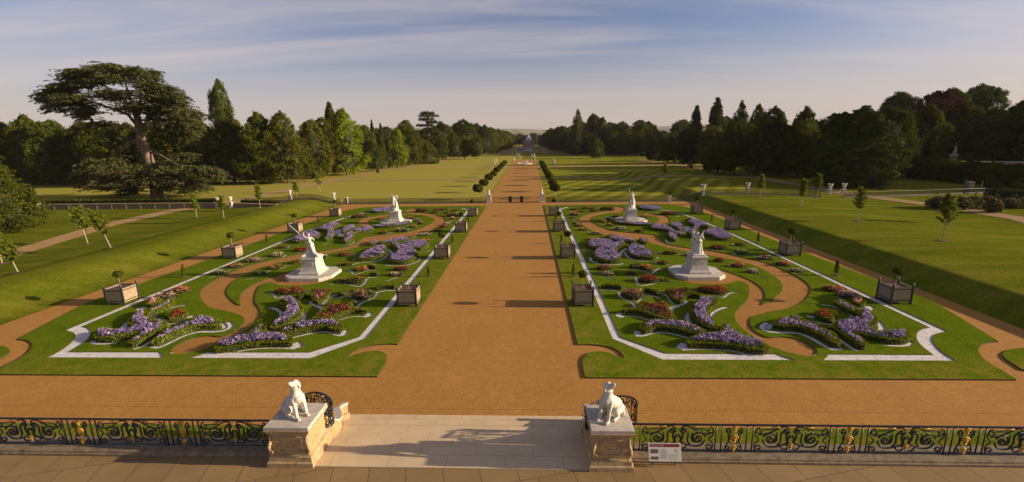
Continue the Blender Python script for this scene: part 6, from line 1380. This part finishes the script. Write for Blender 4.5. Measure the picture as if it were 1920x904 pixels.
for x0, x1 in ((-4.3, -1.15), (-.85, .85), (1.15, 4.15)):
    m = MB(); m.box(x0, x1, -.02, .02, .92, .98); m.box(x0, x1, -.02, .02, .10, .14)
    for i in range(int((x1 - x0) / .13) + 1):
        x = x0 + i * .13; m.box(x - .011, x + .011, -.011, .011, .05, 1.0)
    m.build('bar_panel', MAT['iron'], r)
for x in (-1.0, 1.0):
    m = MB(); m.box(x - .28, x + .28, -.20, .20, 0, 1.05); m.box(x - .32, x + .32, -.24, .24, 1.05, 1.12); m.build('gate_box', MAT['iron'], r)
tag(r, 'low black iron gate with two dark box posts across the avenue', 'gate')
# statues on the far lawns and the round-pool ornament
def small_statue(px, py, top, lab, seed, arms=0):
    g = G(px, py, 0.0); H = height_to(g, top); m = MB(); m.rects([(.45, .45, 0), (.45, .45, .12), (.36, .36, .18), (.34, .34, .75), (.42, .42, .80), (.42, .42, .9)])
    figure(m, (0, 0, .88), 1.7, (0, 0), seed, larm=((-.3, .05, 1.6), (-.28, .1, 1.85)) if arms else None); o = sculpt('lawn_statue', m, .05, MAT['marble'], loc=g, smooth=2); k = H / (2.75 if arms else 2.68); o.scale = (k, k, k); tag(o, lab, 'statue', 'white statues on the far lawns')
small_statue(927, 308, 298, 'white statue on the left far lawn, left one', 0.3); small_statue(931, 306, 296, 'white statue on the left far lawn, right one', 1.3, 1)
small_statue(1037, 308, 296, 'white statue on the right far lawn, left one', 2.2); small_statue(1040, 308, 298, 'white statue on the right far lawn, right one', .6, 1)
small_statue(964, 304, 295, 'white statue at the left end of the avenue', 1.1); small_statue(1004, 304, 294, 'white statue at the right end of the avenue', 2.1)
for k, (px, lab) in enumerate(((970, 'tall white statue left of the far gate'), (1002, 'tall white statue right of the far gate'), (974, 'tall white pillar figure inside the far gate, left'), (997, 'tall white pillar figure inside the far gate, right'))): small_statue(px, 297, 287, lab, k)
g = G(983, 307.5, 0.0); r = empty('garden_basin', g); m = MB(); m.lathe([(3.4, 0), (3.4, .3), (3.2, .34), (3.1, .2)], 28); m.build('rim', MAT['marble'], r); m = MB(); m.lathe([(3.1, .0), (3.1, .22)], 28); m.build('water', mw, r); tag(r, 'low round white basin on the avenue axis', 'basin')
m = MB(); figure(m, (0, 0, .3), 1.6, (.2, 0), 0); capsule(m, (-.8, 0, .3), (.8, 0, .4), .4, .3); o = sculpt('marble_statue', m, .06, MAT['marble'], loc=(g.x + .8, g.y, .2)); tag(o, 'white reclining statue beside the round basin', 'statue')
r = empty('far_gate', G(985, 296, 0.0)); m = MB()
for x in np.arange(-4.6, 4.7, .46): m.box(x - .03, x + .03, -.03, .03, 0, 1.5)
m.build('bars', MAT['iron'], r); m = MB(); m.box(-4.6, 4.6, -.03, .03, 1.5, 1.58); m.build('top_rail', MAT['iron'], r); tag(r, 'thin iron gate at the far end of the avenue', 'gate')
# pavilion with dome
pvc = simple('pavilion_brick', (0.42, 0.29, 0.20), (0.50, 0.36, 0.26), .5); pvl = simple('lead_dome', (0.50, 0.50, 0.50), (0.62, 0.61, 0.60), .4, .5)
PVX, PVY = 1.9, 640.0; r = empty('domed_pavilion', (PVX, PVY, 0)); r.scale = (1, 1, .94)
def round_wall(rad, z0, z1, n=24): m = MB(); m.lathe([(rad, z0), (rad, z1)], n); return m
round_wall(4.6, 0, 9.6).build('drum', pvc, r)
for k in range(3):
    a = pi / 2 + k * 2 * pi / 3 + pi; m = MB(); cx, cy = 5.0 * cos(a), 5.0 * sin(a); m.box(cx - 2.3, cx + 2.3, cy - 2.3, cy + 2.3, 0, 7.6); m.build('porch_wing' if k else 'portico', pvc, r)
for sx in (-1, 1):
    m = MB(); m.lathe([(1.7, 0), (1.7, 6.2), (1.9, 6.4), (1.5, 7.6), (.1, 8.6)], 14, (sx * 6.4, -.5, 0)); m.build('side_turret', pvc, r)
for x in (-2.0, -.75, .75, 2.0): m = MB(); m.lathe([(.3, .4), (.26, 5.6), (.36, 5.9)], 8, (x, -7.9, 0)); m.build('column', MAT['palestone'], r)
m = MB(); m.box(-2.6, 2.6, -8.3, -7.3, 5.9, 6.7); m.add([(-2.7, -8.3, 6.7), (2.7, -8.3, 6.7), (0, -8.3, 8.0), (-2.7, -7.3, 6.7), (2.7, -7.3, 6.7), (0, -7.3, 8.0)], [(0, 1, 2), (5, 4, 3), (0, 2, 5, 3), (1, 4, 5, 2)]); m.build('pediment', MAT['palestone'], r)
m = MB(); m.box(-.7, .7, -7.36, -7.25, .4, 4.0); m.build('door', MAT['iron'], r)
for x in (-3.4, 3.4): m = MB(); m.lathe([(.55, 0), (.55, .3)], 10, (0, 0, 0)); m.v = [(x + vx_, -3.35 - vz_, 5 + vy_) for vx_, vy_, vz_ in m.v]; m.build('round_window', MAT['iron'], r)
m = MB(); m.lathe([(4.9, 9.6), (4.9, 10.1), (4.5, 10.2), (4.3, 11.2), (3.7, 12.5), (2.6, 13.7), (1.2, 14.4)], 24); m.build('dome', pvl, r, smooth=True); m = MB(); m.lathe([(.9, 14.3), (.8, 15.8), (1.0, 15.9), (.5, 16.6), (.12, 17.0), (.1, 18.2), (.3, 18.5), (.05, 18.8)], 12); m.build('lantern', pvl, r)
m = MB(); m.box(-7.5, 7.5, -9.6, 6, -.1, .4); m.build('step', MAT['palestone'], r); tag(r, 'distant brick pavilion with a pale lead dome at the end of the canal', 'pavilion')
tag(grid_sheet('canal_end_terrace', np.array([-16., 20.]), np.array([622., 632.]), lambda x, y: 0 * x + .06, MAT['farpath']), kind='structure')
# old brick wall and the tall stone statue on the far right
a_, b_ = G(1795, 338), G(2040, 344); r = empty('brick_wall', a_); d = b_ - a_; m = MB(); n_ = Vector((-d.y, d.x, 0)).normalized() * .3; v = [-n_, d - n_, d + n_, n_]
hw_ = height_to(a_, 302); mb_ = stone_material('old_brick', (0.40, 0.24, 0.16), (0.48, 0.31, 0.22), (0.30, 0.26, 0.20), .4, .8)
m.add([(p.x, p.y, 0) for p in v] + [(p.x, p.y, hw_ - .25) for p in v], [(3, 2, 1, 0), (4, 5, 6, 7), (0, 1, 5, 4), (1, 2, 6, 5), (2, 3, 7, 6), (3, 0, 4, 7)]); m.build('wall_face', mb_, r); m = MB(); v = [-n_ * 1.3, d - n_ * 1.3, d + n_ * 1.3, n_ * 1.3]
m.add([(p.x, p.y, hw_ - .25) for p in v] + [(p.x, p.y, hw_) for p in v], [(3, 2, 1, 0), (4, 5, 6, 7), (0, 1, 5, 4), (1, 2, 6, 5), (2, 3, 7, 6), (3, 0, 4, 7)]); m.build('coping', MAT['palestone'], r); tag(r, 'old brick garden wall under the dark trees on the right', 'wall')
g = G(1783, 322); g.z = 0; H = height_to(g, 266); m = MB(); m.rects([(.75, .75, 0), (.75, .75, .5), (.6, .6, .7), (.55, .55, 3.0), (.8, .8, 3.2), (.8, .8, 3.5), (.6, .6, 3.6)]); m.ball((-.5, 0, 3.2), .45, 8, 6); m.ball((.5, 0, 3.2), .45, 8, 6)
figure(m, (0, 0, 3.6), 2.2, (0, 0), .5); capsule(m, (0, -.1, 3.6), (.1, 0, 5.0), .5, .25); o = sculpt('stone_statue', m, .07, MAT['pedestal'], loc=g, smooth=2); o.scale = (H / 9, H / 9, H / 6.0); tag(o, 'tall weathered stone statue on a high pedestal before the right wood', 'statue')
for k, (px, py) in enumerate(((1808, 352), (1838, 360))):
    g = G(px, py); m = MB(); m.box(-.07, .07, -.07, .07, 0, 2.0); m.box(-.09, .09, -.09, .09, 2.0, 2.06); tag(m.build('gate_post', MAT['bark'], loc=g), f'dark timber post by the right hedge, {("left", "right")[k]} one', 'post', 'timber posts by the hedge')
# ================================================================== AIR
HAZE = 0.00006
b = MB(); b.box(-5800, 5800, -250, 6300, -4.5, 260)
hz = b.build('haze', MAT['core']); hz.data.materials.clear()
m, t = new_mat('haze_air'); pv = t.nodes.new('ShaderNodeVolumePrincipled'); pv.inputs['Density'].default_value = HAZE; pv.inputs['Color'].default_value = (0.86, 0.80, 0.78, 1); pv.inputs['Anisotropy'].default_value = 0.0
o_ = t.nodes.new('ShaderNodeOutputMaterial'); t.links.new(pv.outputs[0], o_.inputs['Volume']); hz.data.materials.append(m); tag(hz, kind='stuff')
SC.cycles.volume_bounces = 0
